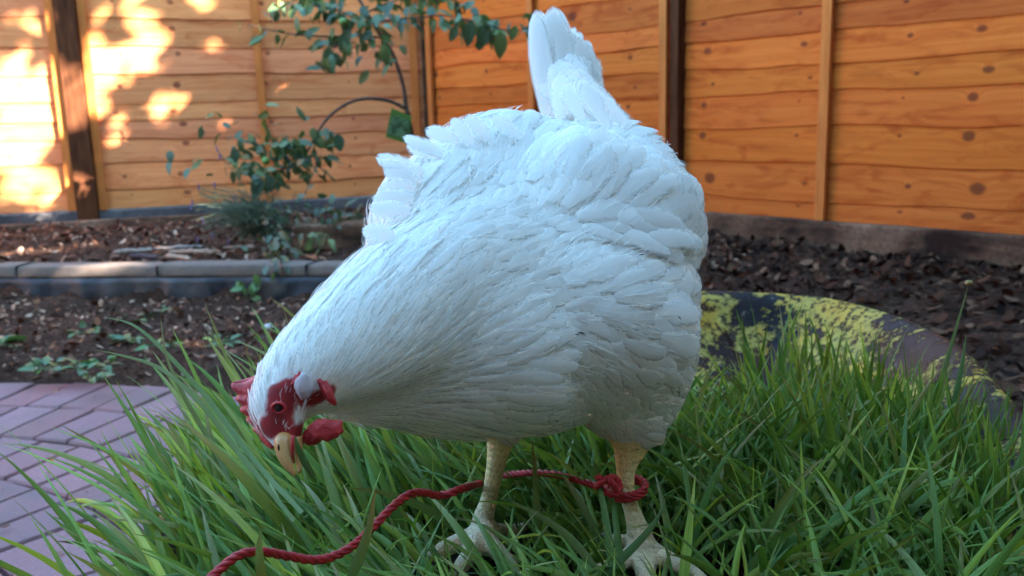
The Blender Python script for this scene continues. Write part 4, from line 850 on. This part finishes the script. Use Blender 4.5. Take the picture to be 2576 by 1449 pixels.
# the fringe that spills over the left side of the planter onto the paving
fr = lambda x, y: in_rim(x, y, .0) & ~in_rim(x, y, .30) & (x < .05+.0*y) & (y < 1.15)
def fringe_dir(x, y): o = np.stack([x-.25, y-.70], -1); o /= np.linalg.norm(o, axis=1)[:, None]; az = np.arctan2(o[:, 1], o[:, 0]); az = az*.3+R(140)*.7*np.sign(az+1e-9)*1.0; az = np.where(az < 0, R(185), az); return ang_dir(az+rg.normal(0, .22, len(x)))
add_batch(330, (-.42, .1), (.34, 1.15), fr, fringe_dir, lambda x, y, r_: r_.uniform(.11, .22, len(x)), lambda x, y, r_: r_.uniform(.006, .0105, len(x)), lambda x, y, r_: np.clip(r_.normal(.92, .16, len(x)), .4, 1.4), lambda x, y, r_: np.abs(r_.normal(.15, .22, len(x))), 121)
add_batch(420, (.30, .64), (.66, 1.12), lambda x, y: in_rim(x, y, .04) & (x > .40-.25*(y-.7)), lambda x, y: ang_dir(rg.uniform(0, 6.28, len(x))), lambda x, y, r_: r_.uniform(.09, .17, len(x)), lambda x, y, r_: r_.uniform(.0045, .0075, len(x)), lambda x, y, r_: r_.uniform(.05, .35, len(x)), lambda x, y, r_: r_.uniform(.0, .35, len(x)), 131)
add_batch(75, (-.34, -.10), (.36, .60), lambda x, y: in_rim(x, y, -.02) & ~in_rim(x, y, .35), lambda x, y: ang_dir(R(160)+rg.normal(0, .18, len(x))), lambda x, y, r_: r_.uniform(.14, .24, len(x)), lambda x, y, r_: r_.uniform(.0055, .0095, len(x)), lambda x, y, r_: r_.uniform(.8, 1.15, len(x)), lambda x, y, r_: r_.uniform(.0, .35, len(x)), 141, free=True)
off = 0; Vs, Fs = [], []
for V, Fq, C, uv in bits: Vs.append(V); Fs.append(Fq+off); off += len(V)
o = mesh("grass", np.vstack(Vs), np.vstack(Fs), M_GR, None, True, np.vstack([b[2] for b in bits]), np.vstack([b[3] for b in bits])); props(o, "long green grass growing in the tyre planter and spilling over its left side", "grass", kind="stuff")
# the blade held in the beak
# a few single long stalks standing out on the right
def stalk(label, pts, w, col, tipcol, seedhead=False):
    q_ = cat([P(*p_) for p_ in pts], 16); t = np.gradient(q_, axis=0); t /= np.linalg.norm(t, axis=1)[:, None]; vw = np.array([0, 0, H])-q_; vw /= np.linalg.norm(vw, axis=1)[:, None]; b = np.cross(t, vw); b /= np.linalg.norm(b, axis=1)[:, None]; V = []; C = []
    for i in range(16):
        f = i/15; ww = w*(.7+.3*min(1, f/.3))*max(.04, 1-f**2.4)
        for uu in (-1, 0, 1): V.append(q_[i]+b[i]*ww*.5*uu+vw[i]*(abs(uu)*-.2*ww)); C.append(lerp(np.array(col), np.array(tipcol), f**2))
    Fc = [(i*3+k, i*3+k+1, i*3+k+4, i*3+k+3) for i in range(15) for k in range(2)]
    if seedhead:
        a, Fa = ico(q_[-1], (.005, .004, .0035), 5); n0 = len(V); V += list(a); C += [np.array((.38, .27, .10))]*len(a); Fc += [tuple(x+n0 for x in f) for f in Fa]
    o = mesh("grass_stalk", V, Fc, M_GR, None, True, np.array(C), np.zeros((len(V), 2))); return props(o, label, "grass stalk")
gc, gt = (.07, .15, .045), (.13, .20, .06)
stalk("tallest grass stalk with a pale seed head, in front of the bark mulch", [(2330, 1260, .95), (2345, 1080, .96), (2385, 900, .97), (2438, 712, .98)], .007, gc, (.22, .24, .08), True)
stalk("grass stalk bending left below the tall seed-headed one, near the right edge", [(2420, 1180, .90), (2400, 1040, .91), (2420, 920, .92), (2430, 845, .93)], .007, gc, gt)
stalk("long pale grass blade with a brown tip crossing the middle of the red cord", [(870, 1480, .52), (905, 1400, .525), (930, 1320, .53), (944, 1225, .535)], .0075, (.10, .16, .04), (.30, .22, .08))
stalk("yellow-green grass blade standing in front of the red cord near its lower end", [(662, 1500, .50), (656, 1440, .50), (652, 1380, .505), (655, 1330, .51)], .0065, (.17, .19, .03), (.22, .26, .09))
stalk("grass blade held in the hen's beak", [(790, 1200, .49), (765, 1160, .488), (748, 1120, .487), (742, 1095, .488)], .0045, gc, gt)
stalk("yellow-green blade slanting in front of the right leg's foot", [(1520, 1460, .60), (1440, 1360, .62), (1360, 1300, .63), (1265, 1250, .645)], .0068, (.13, .17, .04), (.15, .18, .06))
stalk("pale green blade crossing the foot of the corded leg", [(1500, 1462, .595), (1570, 1400, .60), (1640, 1325, .605), (1672, 1265, .61)], .0066, (.09, .16, .05), (.12, .19, .07))
stalk("tan-tipped blade left of the corded leg, under the red cord", [(1530, 1400, .64), (1490, 1320, .645), (1440, 1230, .65), (1412, 1190, .655)], .0062, (.10, .15, .05), (.26, .22, .10))
stalk("long green blade reaching up and left over the leaf litter, at the left", [(760, 1290, .60), (640, 1160, .66), (520, 1000, .72), (400, 870, .76), (330, 815, .78), (262, 798, .80)], .0048, (.15, .22, .05), (.16, .22, .08))
stalk("long green blade reaching left just below the highest one at the left", [(740, 1310, .60), (610, 1150, .66), (500, 1010, .70), (400, 925, .73), (300, 893, .75), (240, 880, .76)], .0046, (.17, .22, .05), (.20, .22, .08))
stalk("upright pale green blade at the left in front of the litter", [(600, 1260, .66), (540, 1130, .70), (470, 1010, .72), (420, 900, .735), (403, 795, .75)], .0044, (.16, .21, .06), (.25, .24, .12))

# ================================================================== RED CORD
m = Mt("red_cord"); tc = m.new("TexCoord"); mp = m.new("Mapping"); mp.inputs["Scale"].default_value = (14, 1.4, 1); m.l.new(tc.outputs["UV"], mp.inputs[0]); n = m.noise(mp.outputs[0], 1.0, 3, .6)
m.base(m.ramp(n, [(.3, (.24, .004, .006)), (.7, (.50, .010, .014))])).rough(.6).bump(n, .5, .0008); M_CORD = m.m
cord = empty("red_cord", [*P(1240, 1215, .63)], "twisted red cord lying through the grass and tied round the hen's leg", "cord")
def strands(path, rad, pitch, name, n=None, parent=cord):
    path = np.array(path); seg = np.linalg.norm(np.diff(path, axis=0), axis=1); s = np.r_[0, np.cumsum(seg)]; n = n or int(s[-1]/.0012); si = np.linspace(0, s[-1], n); q_ = np.stack([np.interp(si, s, path[:, k]) for k in range(3)], -1)
    for _ in range(3): q_[1:-1] = (q_[:-2]+2*q_[1:-1]+q_[2:])/4
    T_ = np.gradient(q_, axis=0); T_ /= np.linalg.norm(T_, axis=1)[:, None]; a = np.cross(T_[0], [0, 0, 1.]); mb = MB(); A = []
    for i in range(n): a = a-T_[i]*(a @ T_[i]); a /= np.linalg.norm(a); A.append(a)
    A = np.array(A); B = np.cross(T_, A)
    for k in range(3):
        ph = si/pitch*2*math.pi+k*2*math.pi/3; c_ = q_+(A*np.cos(ph)[:, None]+B*np.sin(ph)[:, None])*rad*.50
        V, Fc = tube_vf(c_, np.full(n, rad*.56), 7); uv = np.zeros((len(V), 2)); kk = np.arange(n*7); uv[:n*7, 0] = (kk % 7)/7.; uv[:n*7, 1] = si[kk//7]*90; mb.add(V, Fc, None, uv)
    return mb.build(name, M_CORD, parent)
path = cat([P(*p_) for p_ in [(430, 1580, .455), (500, 1490, .475), (545, 1440, .49), (600, 1398, .505), (655, 1388, .515), (720, 1398, .525), (800, 1409, .535), (870, 1385, .548), (930, 1335, .562), (985, 1278, .578), (1030, 1244, .592), (1068, 1240, .604), (1110, 1247, .612), (1165, 1229, .625), (1215, 1214, .735), (1265, 1197, .735), (1330, 1190, .715), (1400, 1194, .700), (1470, 1213, .690), (1530, 1232, .672), (1560, 1240, .650)]], 260)
strands(path, .0030, .019, "main_cord")
# the loops round the leg
lc = P(1580, 1228, .6705); rr_ = .0125
loop = [lc+np.array([math.cos(a)*rr_*1.12, math.sin(a)*rr_*1.05, .0022*math.sin(a*1.0+1.0)+dz]) for a, dz in [(t, -.0030+.0062*(t-3.3)/(4*math.pi)) for t in np.linspace(3.3, 3.3+4*math.pi, 90)]]
strands(loop, .0028, .017, "loop")
kc = P(1540, 1222, .652); kn = [kc+np.array([(.009*math.cos(a)-.003), .0045*math.sin(2*a), .0062*math.sin(a)]) for a in np.linspace(0, 2*math.pi*1.6, 60)]; strands(kn, .0026, .016, "knot")
tail = cat([P(*p_) for p_ in [(1556, 1240, .649), (1540, 1216, .647), (1525, 1205, .650), (1512, 1208, .652), (1503, 1198, .652)]], 40); strands(tail, .0030, .012, "cord_end")

# ================================================================== PLANTS AND BITS BY THE FENCE
m = Mt("shrub_leaf"); v = m.coord(); n = m.noise(v, 60, 3, .6); m.base(m.mix(m.ramp(n, [(.4, 0), (.7, .5)]), m.tint(), (.10, .14, .08))).rough(.42).spec(.5); m.translucent((.12, .20, .04, 1), .2); M_LF = m.m
m = Mt("twig_bark"); v = m.coord(); n = m.noise(v, 60, 3, .6); m.base(m.ramp(n, [(.3, (.035, .022, .018)), (.7, (.10, .065, .05))])).rough(.8); M_TW = m.m
def leaf_vf(p_, d, nrm, L, Wd, fold=.25, curl=.25):
    d = d/np.linalg.norm(d); nrm = nrm-d*(nrm @ d); nrm /= np.linalg.norm(nrm)+1e-9; b = np.cross(nrm, d); V = []
    prof = [(0, .06), (.18, .72), (.42, 1.0), (.68, .82), (.88, .40), (1, .03)]
    for t, w in prof:
        c_ = p_+d*(L*t)-nrm*(curl*L*t*t)
        for s_ in (-1, 0, 1): V.append(c_+b*(s_*w*Wd/2)+nrm*(abs(s_)*fold*w*Wd/2))
    return V, [(i*3+k, i*3+k+1, i*3+k+4, i*3+k+3) for i in range(5) for k in range(2)]
LG = [(.075, .13, .055), (.095, .16, .05), (.045, .09, .045), (.13, .19, .075), (.06, .11, .06), (.16, .22, .06)]
def leafy(mb, pts, n, L, r_, spread=.03, droop=.5, pal=LG):
    pts = np.array(pts)
    for k in range(n):
        f = (k+r_.random())/n*(len(pts)-1.001); i = int(f); p_ = pts[i]+(pts[i+1]-pts[i])*(f-i)+r_.normal(0, spread, 3)*[1, .8, .6]
        d = (pts[min(i+1, len(pts)-1)]-pts[i]); d = d/np.linalg.norm(d)*.5+r_.normal(0, .6, 3)+np.array([0, 0, -droop]); V, Fc = leaf_vf(p_, d, r_.normal(0, .5, 3)+np.array([0, -.5, .8]), L*r_.uniform(.6, 1.15), L*r_.uniform(.38, .60), r_.uniform(.1, .4), r_.uniform(0, .5))
        c = np.array(pal[r_.integers(len(pal))])*r_.uniform(.7, 1.25); mb.add(V, Fc, c)
rp = np.random.default_rng(41)
sap = empty("sapling", [*G(1050, 545, .18)[:2], .17], "young fruit tree sapling with dark thin trunk and plant tag in the fence corner", "tree")
Y0 = 4.25
trunk = cat([P(*p_) for p_ in [(1052, 560, Y0), (1046, 450, Y0), (1036, 340, Y0), (1022, 270, Y0), (1014, 215, Y0), (990, 140, Y0), (962, 95, Y0), (925, 35, Y0), (880, -50, Y0), (850, -160, Y0)]], 40)
mb = MB(); mb.add(*tube_vf(trunk, np.linspace(.0125, .006, 40), 8)); mb.build("trunk", M_TW, sap)
arc = cat([P(*p_) for p_ in [(1022, 275, Y0), (985, 256, Y0-.02), (935, 248, Y0-.05), (890, 254, Y0-.08), (850, 275, Y0-.1), (818, 305, Y0-.12), (790, 350, Y0-.15), (760, 400, Y0-.15), (700, 430, Y0-.15)]], 34)
mb = MB(); mb.add(*tube_vf(arc, np.linspace(.009, .004, 34), 7)); mb.build("bent_branch", M_TW, sap)
tws = [[(925, 35, Y0), (900, 50, Y0-.1), (860, 30, Y0-.15), (800, 15, Y0-.2), (740, 25, Y0-.2)], [(962, 95, Y0), (900, 90, Y0-.1), (850, 110, Y0-.15), (820, 165, Y0-.2)], [(940, 60, Y0), (980, 50, Y0-.1), (1050, 45, Y0-.15), (1130, 40, Y0-.15), (1200, 70, Y0-.1), (1260, 95, Y0-.1)], [(1150, 45, Y0-.15), (1220, 60, Y0-.15), (1290, 80, Y0-.15), (1340, 60, Y0-.1)], [(860, 92, Y0-.1), (780, 90, Y0-.15), (700, 80, Y0-.2), (625, 62, Y0-.2)], [(880, -40, Y0), (820, -20, Y0-.1), (740, 0, Y0-.1), (690, 40, Y0-.1)], [(960, 95, Y0), (975, 130, Y0-.1), (965, 170, Y0-.1)], [(925, 30, Y0), (1000, 0, Y0), (1090, -10, Y0), (1180, 10, Y0)]]
mbl = MB(); mbt = MB()
for q_, nl, in zip(tws, (44, 42, 60, 22, 22, 36, 14, 50)):
    c_ = cat([P(*p_) for p_ in q_], 16); mbt.add(*tube_vf(c_, np.linspace(.005, .0018, 16), 5)); leafy(mbl, c_, nl, .072, rp, .035)
for u, v, L in [(1182, 70, .11), (1215, 85, .10), (1258, 95, .12), (1298, 82, .07), (1338, 48, .07), (965, 125, .10), (1150, 80, .08), (832, 140, .09), (815, 160, .08), (875, 95, .1)]:
    V, Fc = leaf_vf(P(u, v-18, Y0-.2), np.array([rp.normal(0, .3), 0, -1.]), np.array([.2, -1, .2]), L, L*.55); mbl.add(V, Fc, np.array(LG[rp.integers(6)])*.8)
mbt.build("twigs", M_TW, sap)
c2 = [(700, 385, Y0-.15), (640, 360, Y0-.2), (600, 345, Y0-.2)]
for pts, nl in (([(790, 345, Y0-.15), (810, 320, Y0-.2), (830, 345, Y0-.2)], 16), ([(620, 350, Y0-.2), (680, 370, Y0-.2), (740, 360, Y0-.2), (800, 390, Y0-.2)], 90), ([(600, 400, Y0-.2), (660, 430, Y0-.2), (720, 420, Y0-.15), (780, 430, Y0-.1)], 84), ([(650, 320, Y0-.2), (664, 290, Y0-.2), (668, 272, Y0-.2)], 7), ([(600, 345, Y0-.2), (540, 310, Y0-.25), (500, 300, Y0-.25)], 8), ([(600, 400, Y0-.2), (530, 420, Y0-.25), (470, 395, Y0-.25), (455, 412, Y0-.3)], 9), ([(640, 455, Y0-.2), (680, 475, Y0-.2)], 8), ([(800, 335, Y0-.15), (850, 350, Y0-.15)], 5)):
    leafy(mbl, cat([P(*p_) for p_ in pts], 12), nl, .064, rp, .045)
for u, v, L in [(655, 462, .10), (680, 455, .08), (590, 385, .07), (850, 350, .08)]:
    V, Fc = leaf_vf(P(u, v-14, Y0-.3), np.array([rp.normal(0, .3), 0, -1.]), np.array([.2, -1, .2]), L, L*.6); mbl.add(V, Fc, np.array((.035, .085, .065)))
o = mbl.build("leaves", M_LF, sap)
mb = MB(); 
for u, v in ((668, 405), (862, 55)): mb.add(*ico(P(u, v, Y0-.25), .018, 8))
m = Mt("green_fruit"); m.base((.12, .24, .05)).rough(.35); 
ob = mesh("fruit", mb.V[0], mb.F[:len(mb.F)//2], m.m, sap); ob2 = mesh("fruit", mb.V[1], [tuple(i-len(mb.V[0]) for i in f) for f in mb.F[len(mb.F)//2:]], m.m, sap)
# plant tag
m = Mt("plant_tag"); v = m.coord(); n = m.noise(v, 38, 4, .7); m.base(m.mix(m.ramp(n, [(.42, 0), (.58, 1)]), (.02, .055, .02), (.09, .17, .08))).rough(.3); M_TAG = m.m
m = Mt("plant_tag_border"); m.base((.06, .15, .02)).rough(.3); M_TAGB = m.m
tg = empty("plant_tag", [*P(1005, 318, Y0-.06)], "green plastic plant tag with a picture of foliage hanging on the sapling's trunk", "plant tag")
def quad_slab(name, px, y, th, mat, parent):
    f = [P(u, v, y) for u, v in px]; b = [q_+np.array([0, th, 0]) for q_ in f]; return mesh(name, f+b, [(0, 1, 2, 3), (7, 6, 5, 4), (0, 4, 5, 1), (1, 5, 6, 2), (2, 6, 7, 3), (3, 7, 4, 0)], mat, parent, False)
quad_slab("card", [(985, 272), (1036, 292), (1028, 362), (970, 345)], Y0-.05, .002, M_TAGB, tg); quad_slab("picture", [(988, 288), (1032, 304), (1026, 350), (974, 336)], Y0-.054, .002, M_TAG, tg)
V, Fc = tube_vf([P(1005, 275, Y0-.045), P(1018, 262, Y0-.02), P(1024, 268, Y0+.01)], .0015, 5); mesh("tie", V, Fc, M_TAGB, tg)

def plant(name, label, cat_, base, stems, leafargs, pal=LG, group=None, stemr=.003, leafmat=None):
    e = empty(name, base, label, cat_, group); mb = MB(); mbl_ = MB()
    for st, nl, L, sp_, dr in stems:
        c_ = cat([P(*p_) for p_ in st], 12); mb.add(*tube_vf(c_, np.linspace(stemr, stemr*.4, 12), 5))
        if nl: leafy(mbl_, c_[3:], nl, L, rp, sp_, dr, pal)
    mb.build("stem", M_TW if leafargs is None else leafargs, e)
    if mbl_.V: mbl_.build("leaves", leafmat or M_LF, e)
    return e
m = Mt("green_stem"); m.base((.08, .13, .05)).rough(.6); M_GS = m.m
YB_ = 3.75
plant("shrub", "bushy leafy shrub growing in front of the sapling and trailing over the edging stones", "shrub", [*G(755, 600, .19)], [
    ([(755, 600, 3.8), (750, 540, 3.85), (790, 430, 3.95), (810, 380, 4.0)], 14, .05, .03, .3), ([(750, 600, 3.8), (740, 560, 3.8), (735, 520, 3.8), (745, 480, 3.85)], 16, .05, .035, .4), ([(755, 600, 3.8), (800, 560, 3.8), (830, 525, 3.8), (835, 500, 3.8)], 12, .05, .03, .4),
    ([(750, 590, 3.75), (730, 600, 3.6), (715, 640, 3.35), (705, 665, 3.22)], 34, .055, .035, .5), ([(740, 580, 3.75), (700, 560, 3.7), (660, 545, 3.7)], 22, .045, .04, .4), ([(760, 560, 3.8), (810, 545, 3.75), (860, 545, 3.7)], 14, .045, .03, .4), ([(745, 590, 3.7), (690, 610, 3.5), (650, 625, 3.4)], 16, .04, .04, .5)], None, pal=[(.05, .085, .045), (.07, .11, .06), (.04, .07, .05), (.09, .12, .05), (.12, .10, .05)])
for u, v, L in [(706, 650, .085), (690, 640, .06), (722, 645, .06)]:
    pass
# trailing lavender
m = Mt('lavender_flower'); m.base(m.tint()).rough(.8); M_LV = m.m
lav = empty("lavender", [*G(700, 610, .19)], "wispy grey-green lavender with small purple flower heads leaning left over the bed", "lavender")
mb = MB(); mf = MB(); rl = np.random.default_rng(55)
for k in range(170):
    b = P(rl.uniform(600, 740), rl.uniform(560, 610), 3.75); a = P(rl.uniform(490, 720), rl.uniform(470, 580), 3.75+rl.uniform(-.15, .1)); md_ = (a+b)/2+np.array([0, 0, .04]); c_ = cat([b, md_, a], 7); V, Fc = tube_vf(c_, np.linspace(.0028, .0012, 7), 3, False); mb.add(V, Fc, np.array([(.10, .14, .085), (.06, .10, .06), (.13, .16, .09)][rl.integers(3)])*rl.uniform(.7, 1.3))
for u, v in [(497, 603), (480, 520), (545, 375), (552, 395), (483, 508), (540, 466), (510, 555), (562, 520), (500, 470), (535, 595), (590, 500), (575, 610)]:
    b = P(rl.uniform(610, 700), 590, 3.75); a = P(u, v, 3.7); c_ = cat([b, (a+b)/2+np.array([.02, 0, .06]), a], 9); V, Fc = tube_vf(c_, .0014, 4, False); mb.add(V, Fc, (.10, .13, .08))
    for j in range(5): V, Fc = ico(a+np.array([rl.normal(0, .002), rl.normal(0, .002), j*.005-.010]), (.0032, .0032, .004), 4); mf.add(V, Fc, np.array((.13, .09, .24))*rl.uniform(.7, 1.3))
    mf.build('flower_head', M_LV, lav); mf = MB()
m = Mt("lavender_stem"); m.base(m.tint()).rough(.8); mb.build("stems", m.m, lav)
# striped-leaf seedling, sprig at the liner, weeds
plant("seedling", "small seedling with drooping yellow-green leaves in front of the brown block", "plant", [*G(805, 620, .19)], [([(805, 622, 3.62), (803, 605, 3.62), (806, 580, 3.62)], 3, .04, .01, .2), ([(805, 600, 3.62), (790, 592, 3.6), (782, 615, 3.58)], 3, .055, .008, .9), ([(805, 598, 3.62), (822, 590, 3.6), (832, 618, 3.58)], 4, .055, .008, .9), ([(804, 596, 3.62), (806, 600, 3.58), (808, 630, 3.56)], 2, .05, .008, .9)], M_GS, pal=[(.16, .20, .05), (.09, .15, .05), (.22, .24, .12)])
plant("sprig", "bright green sprig at the foot of the black liner", "plant", [*G(628, 752, .05)], [([(628, 755, 3.2), (615, 740, 3.2), (606, 722, 3.2)], 5, .05, .006, -.5), ([(630, 755, 3.2), (640, 738, 3.2), (655, 712, 3.2)], 5, .05, .006, -.5), ([(628, 755, 3.2), (630, 748, 3.2), (632, 735, 3.2)], 3, .05, .006, -.4)], M_GS, pal=[(.12, .24, .04), (.08, .18, .05), (.16, .26, .08)])
plant("small_plant", "grey-green small plant at the bed's far end beside the hen's neck", "plant", [*G(870, 560, .2)], [([(872, 565, 3.9), (868, 545, 3.9), (860, 530, 3.9)], 6, .06, .02, .2), ([(872, 565, 3.9), (885, 545, 3.9), (895, 540, 3.9)], 6, .06, .02, .2)], M_GS, pal=[(.09, .14, .10), (.07, .11, .07)])
weeds = [(112, 932, 8, .032, "low leafy weed nearest the left edge, beside the paving"), (205, 930, 9, .030, "weed between two others at the edge of the brick paving"), (255, 925, 9, .028, "weed just right of the middle one along the paving edge"), (215, 842, 7, .030, "bright small weed alone in the leaf litter at the left"), (345, 812, 9, .036, "widest weed in the litter, behind the tips of the long grass"), (395, 800, 8, .034, "weed at the rear of the litter under the long blade tips"), (330, 860, 8, .030, "weed half hidden by the upright pale blade"), (400, 875, 7, .030, "weed just behind the long left-reaching blades"), (560, 868, 6, .028, "small weed in the litter left of the hen's neck"), (230, 965, 5, .022, "tiniest weed sprouting on the paving's edge"), (55, 800, 5, .024, "tiny sparse weed at the far left in the bare soil"), (0, 872, 6, .05, "bright green weed cut by the left edge of the picture")]
for u, v, nl, L, lb in weeds:
    g = G(u, v, .045); e = empty("weed", [*g], lb, "weed", "small weeds in the leaf litter"); mb = MB(); ms = MB()
    L *= 1.35
    for k in range(nl*2):
        a = rp.uniform(0, 6.28); el = rp.uniform(.15, .9); d = np.array([math.cos(a)*math.cos(el), math.sin(a)*math.cos(el), math.sin(el)]); r0 = rp.uniform(.004, .03)*1.4; p_ = g+np.array([math.cos(a)*r0, math.sin(a)*r0, .004+rp.random()*.012]); V, Fc = leaf_vf(p_, d, np.array([0, 0, 1.])+rp.normal(0, .3, 3), L*rp.uniform(.6, 1.1), L*rp.uniform(.4, .65), .2, .5); mb.add(V, Fc, np.array([(.10, .20, .05), (.07, .15, .06), (.13, .22, .06)][rp.integers(3)])*rp.uniform(.7, 1.2))
        V, Fc = tube_vf([g, (g+p_)/2+[0, 0, .003], p_], .0012, 4, False); ms.add(V, Fc)
    mb.build("leaves", M_LF, e); ms.build("stem", M_GS, e)
# sticks, block, pebbles
m = Mt("dry_stick"); v = m.coord(scale=(1, 1, 1)); n = m.noise(v, 55, 4, .6); m.base(m.mix(1.0, m.ramp(n, [(.3, (.17, .12, .09)), (.7, (.38, .30, .25))]), m.tint(), 'MULTIPLY')).rough(.8).bump(n, .4, .003); M_DS = m.m
for a, b, r_, c_, lb in [((285, 612, 3.62), (380, 608, 3.68), .011, (1, 1, 1), "pale dry stick lying in the bed, leftmost of the sticks"), ((385, 606, 3.72), (508, 603, 3.76), .009, (.9, .9, .95), "thin grey stick lying at the back of the bunch of sticks"), ((425, 618, 3.6), (540, 626, 3.58), .011, (1.1, .9, .75), "reddish-brown stick lying in front of the grey one"), ((420, 632, 3.5), (480, 645, 3.42), .010, (1.2, 1.05, .9), "short curved pale stick nearest the edging stones"), ((330, 628, 3.52), (395, 640, 3.46), .012, (.12, .12, .2), "short dark bluish stick nearest the long sunlit stone"), ((560, 600, 3.7), (640, 606, 3.7), .008, (.8, .7, .6), "dull brown stick under the lavender")]:
    c = cat([P(*a), (P(*a)+P(*b))/2+[0, 0, .012], P(*b)], 14); c[:, 2] = np.maximum(c[:, 2], .185+r_*.6); c[:, 2] = lerp(c[:, 2], .187+r_, .9); V, Fc = tube_vf(c+rp.normal(0, .0012, c.shape), r_*rp.uniform(.8, 1.1, 14), 8); o = mesh("stick", V, Fc, M_DS, None, True, np.array(c_)); props(o, lb, "stick", "dry sticks in the raised bed")
V = []; b0 = G(738, 618, .19); b0 = P(738, 618, 3.72); ux = (P(925, 622, 3.72)-P(738, 618, 3.72)); ux[2] = 0; uy = np.array([.03, .16, 0]); b0[2] = .17
V, Fc = box_vf(b0, ux, uy, (0, 0, .115)); o = mesh("stone_block", V, Fc, M_OLD, None, False); bevel(o, .012, 3); props(o, "brown weathered block set in the bed behind the seedling", "block")
for u, v, r_, c_, lb in [(1020, 0, 0, 0, "")][:0]: pass
m = Mt("pebble"); m.base((.55, .55, .56)).rough(.6); M_PB = m.m
for u, v, z, r_, lb in [(672, 538, .28, .016, "white pebble caught among the lavender stems"), (675, 828, .05, .016, "pale glassy pebble in the leaf litter left of the hen's neck")]:
    g = P(u, v, 3.6) if v < 600 else G(u, v, .06); 
    if v < 600: g = G(u, 600, .2)
    V, Fc = ico(g+[0, 0, .006], (r_, r_*.8, r_*.7), 7); V = V+(vnoise(V, 60)[:, None]-.5)*.006; o = mesh("pebble", V, Fc, M_PB); props(o, lb, "pebble")
for u, v, L, lb in [(455, 790, .075, "large pale curled dead leaf in the litter behind the long grass"), (385, 825, .06, "flat tan dead leaf among the weeds"), (625, 855, .055, "reddish dead leaf beside the hen's neck"), (130, 1165, .016, "tiny orange leaf scrap on the paving joint")]:
    g = G(u, v, .06 if v < 1000 else .004); V, Fc = leaf_vf(g, np.array([rp.normal(), rp.normal(), .15]), np.array([.2, -.4, 1.]), L, L*.55, .35, -.4); o = mesh("dead_leaf", V, Fc, M_FLK, None, True, np.array((.42, .30, .22) if L > .05 else (.6, .22, .06))); props(o, lb, "dead leaf", "dead leaves lying about")
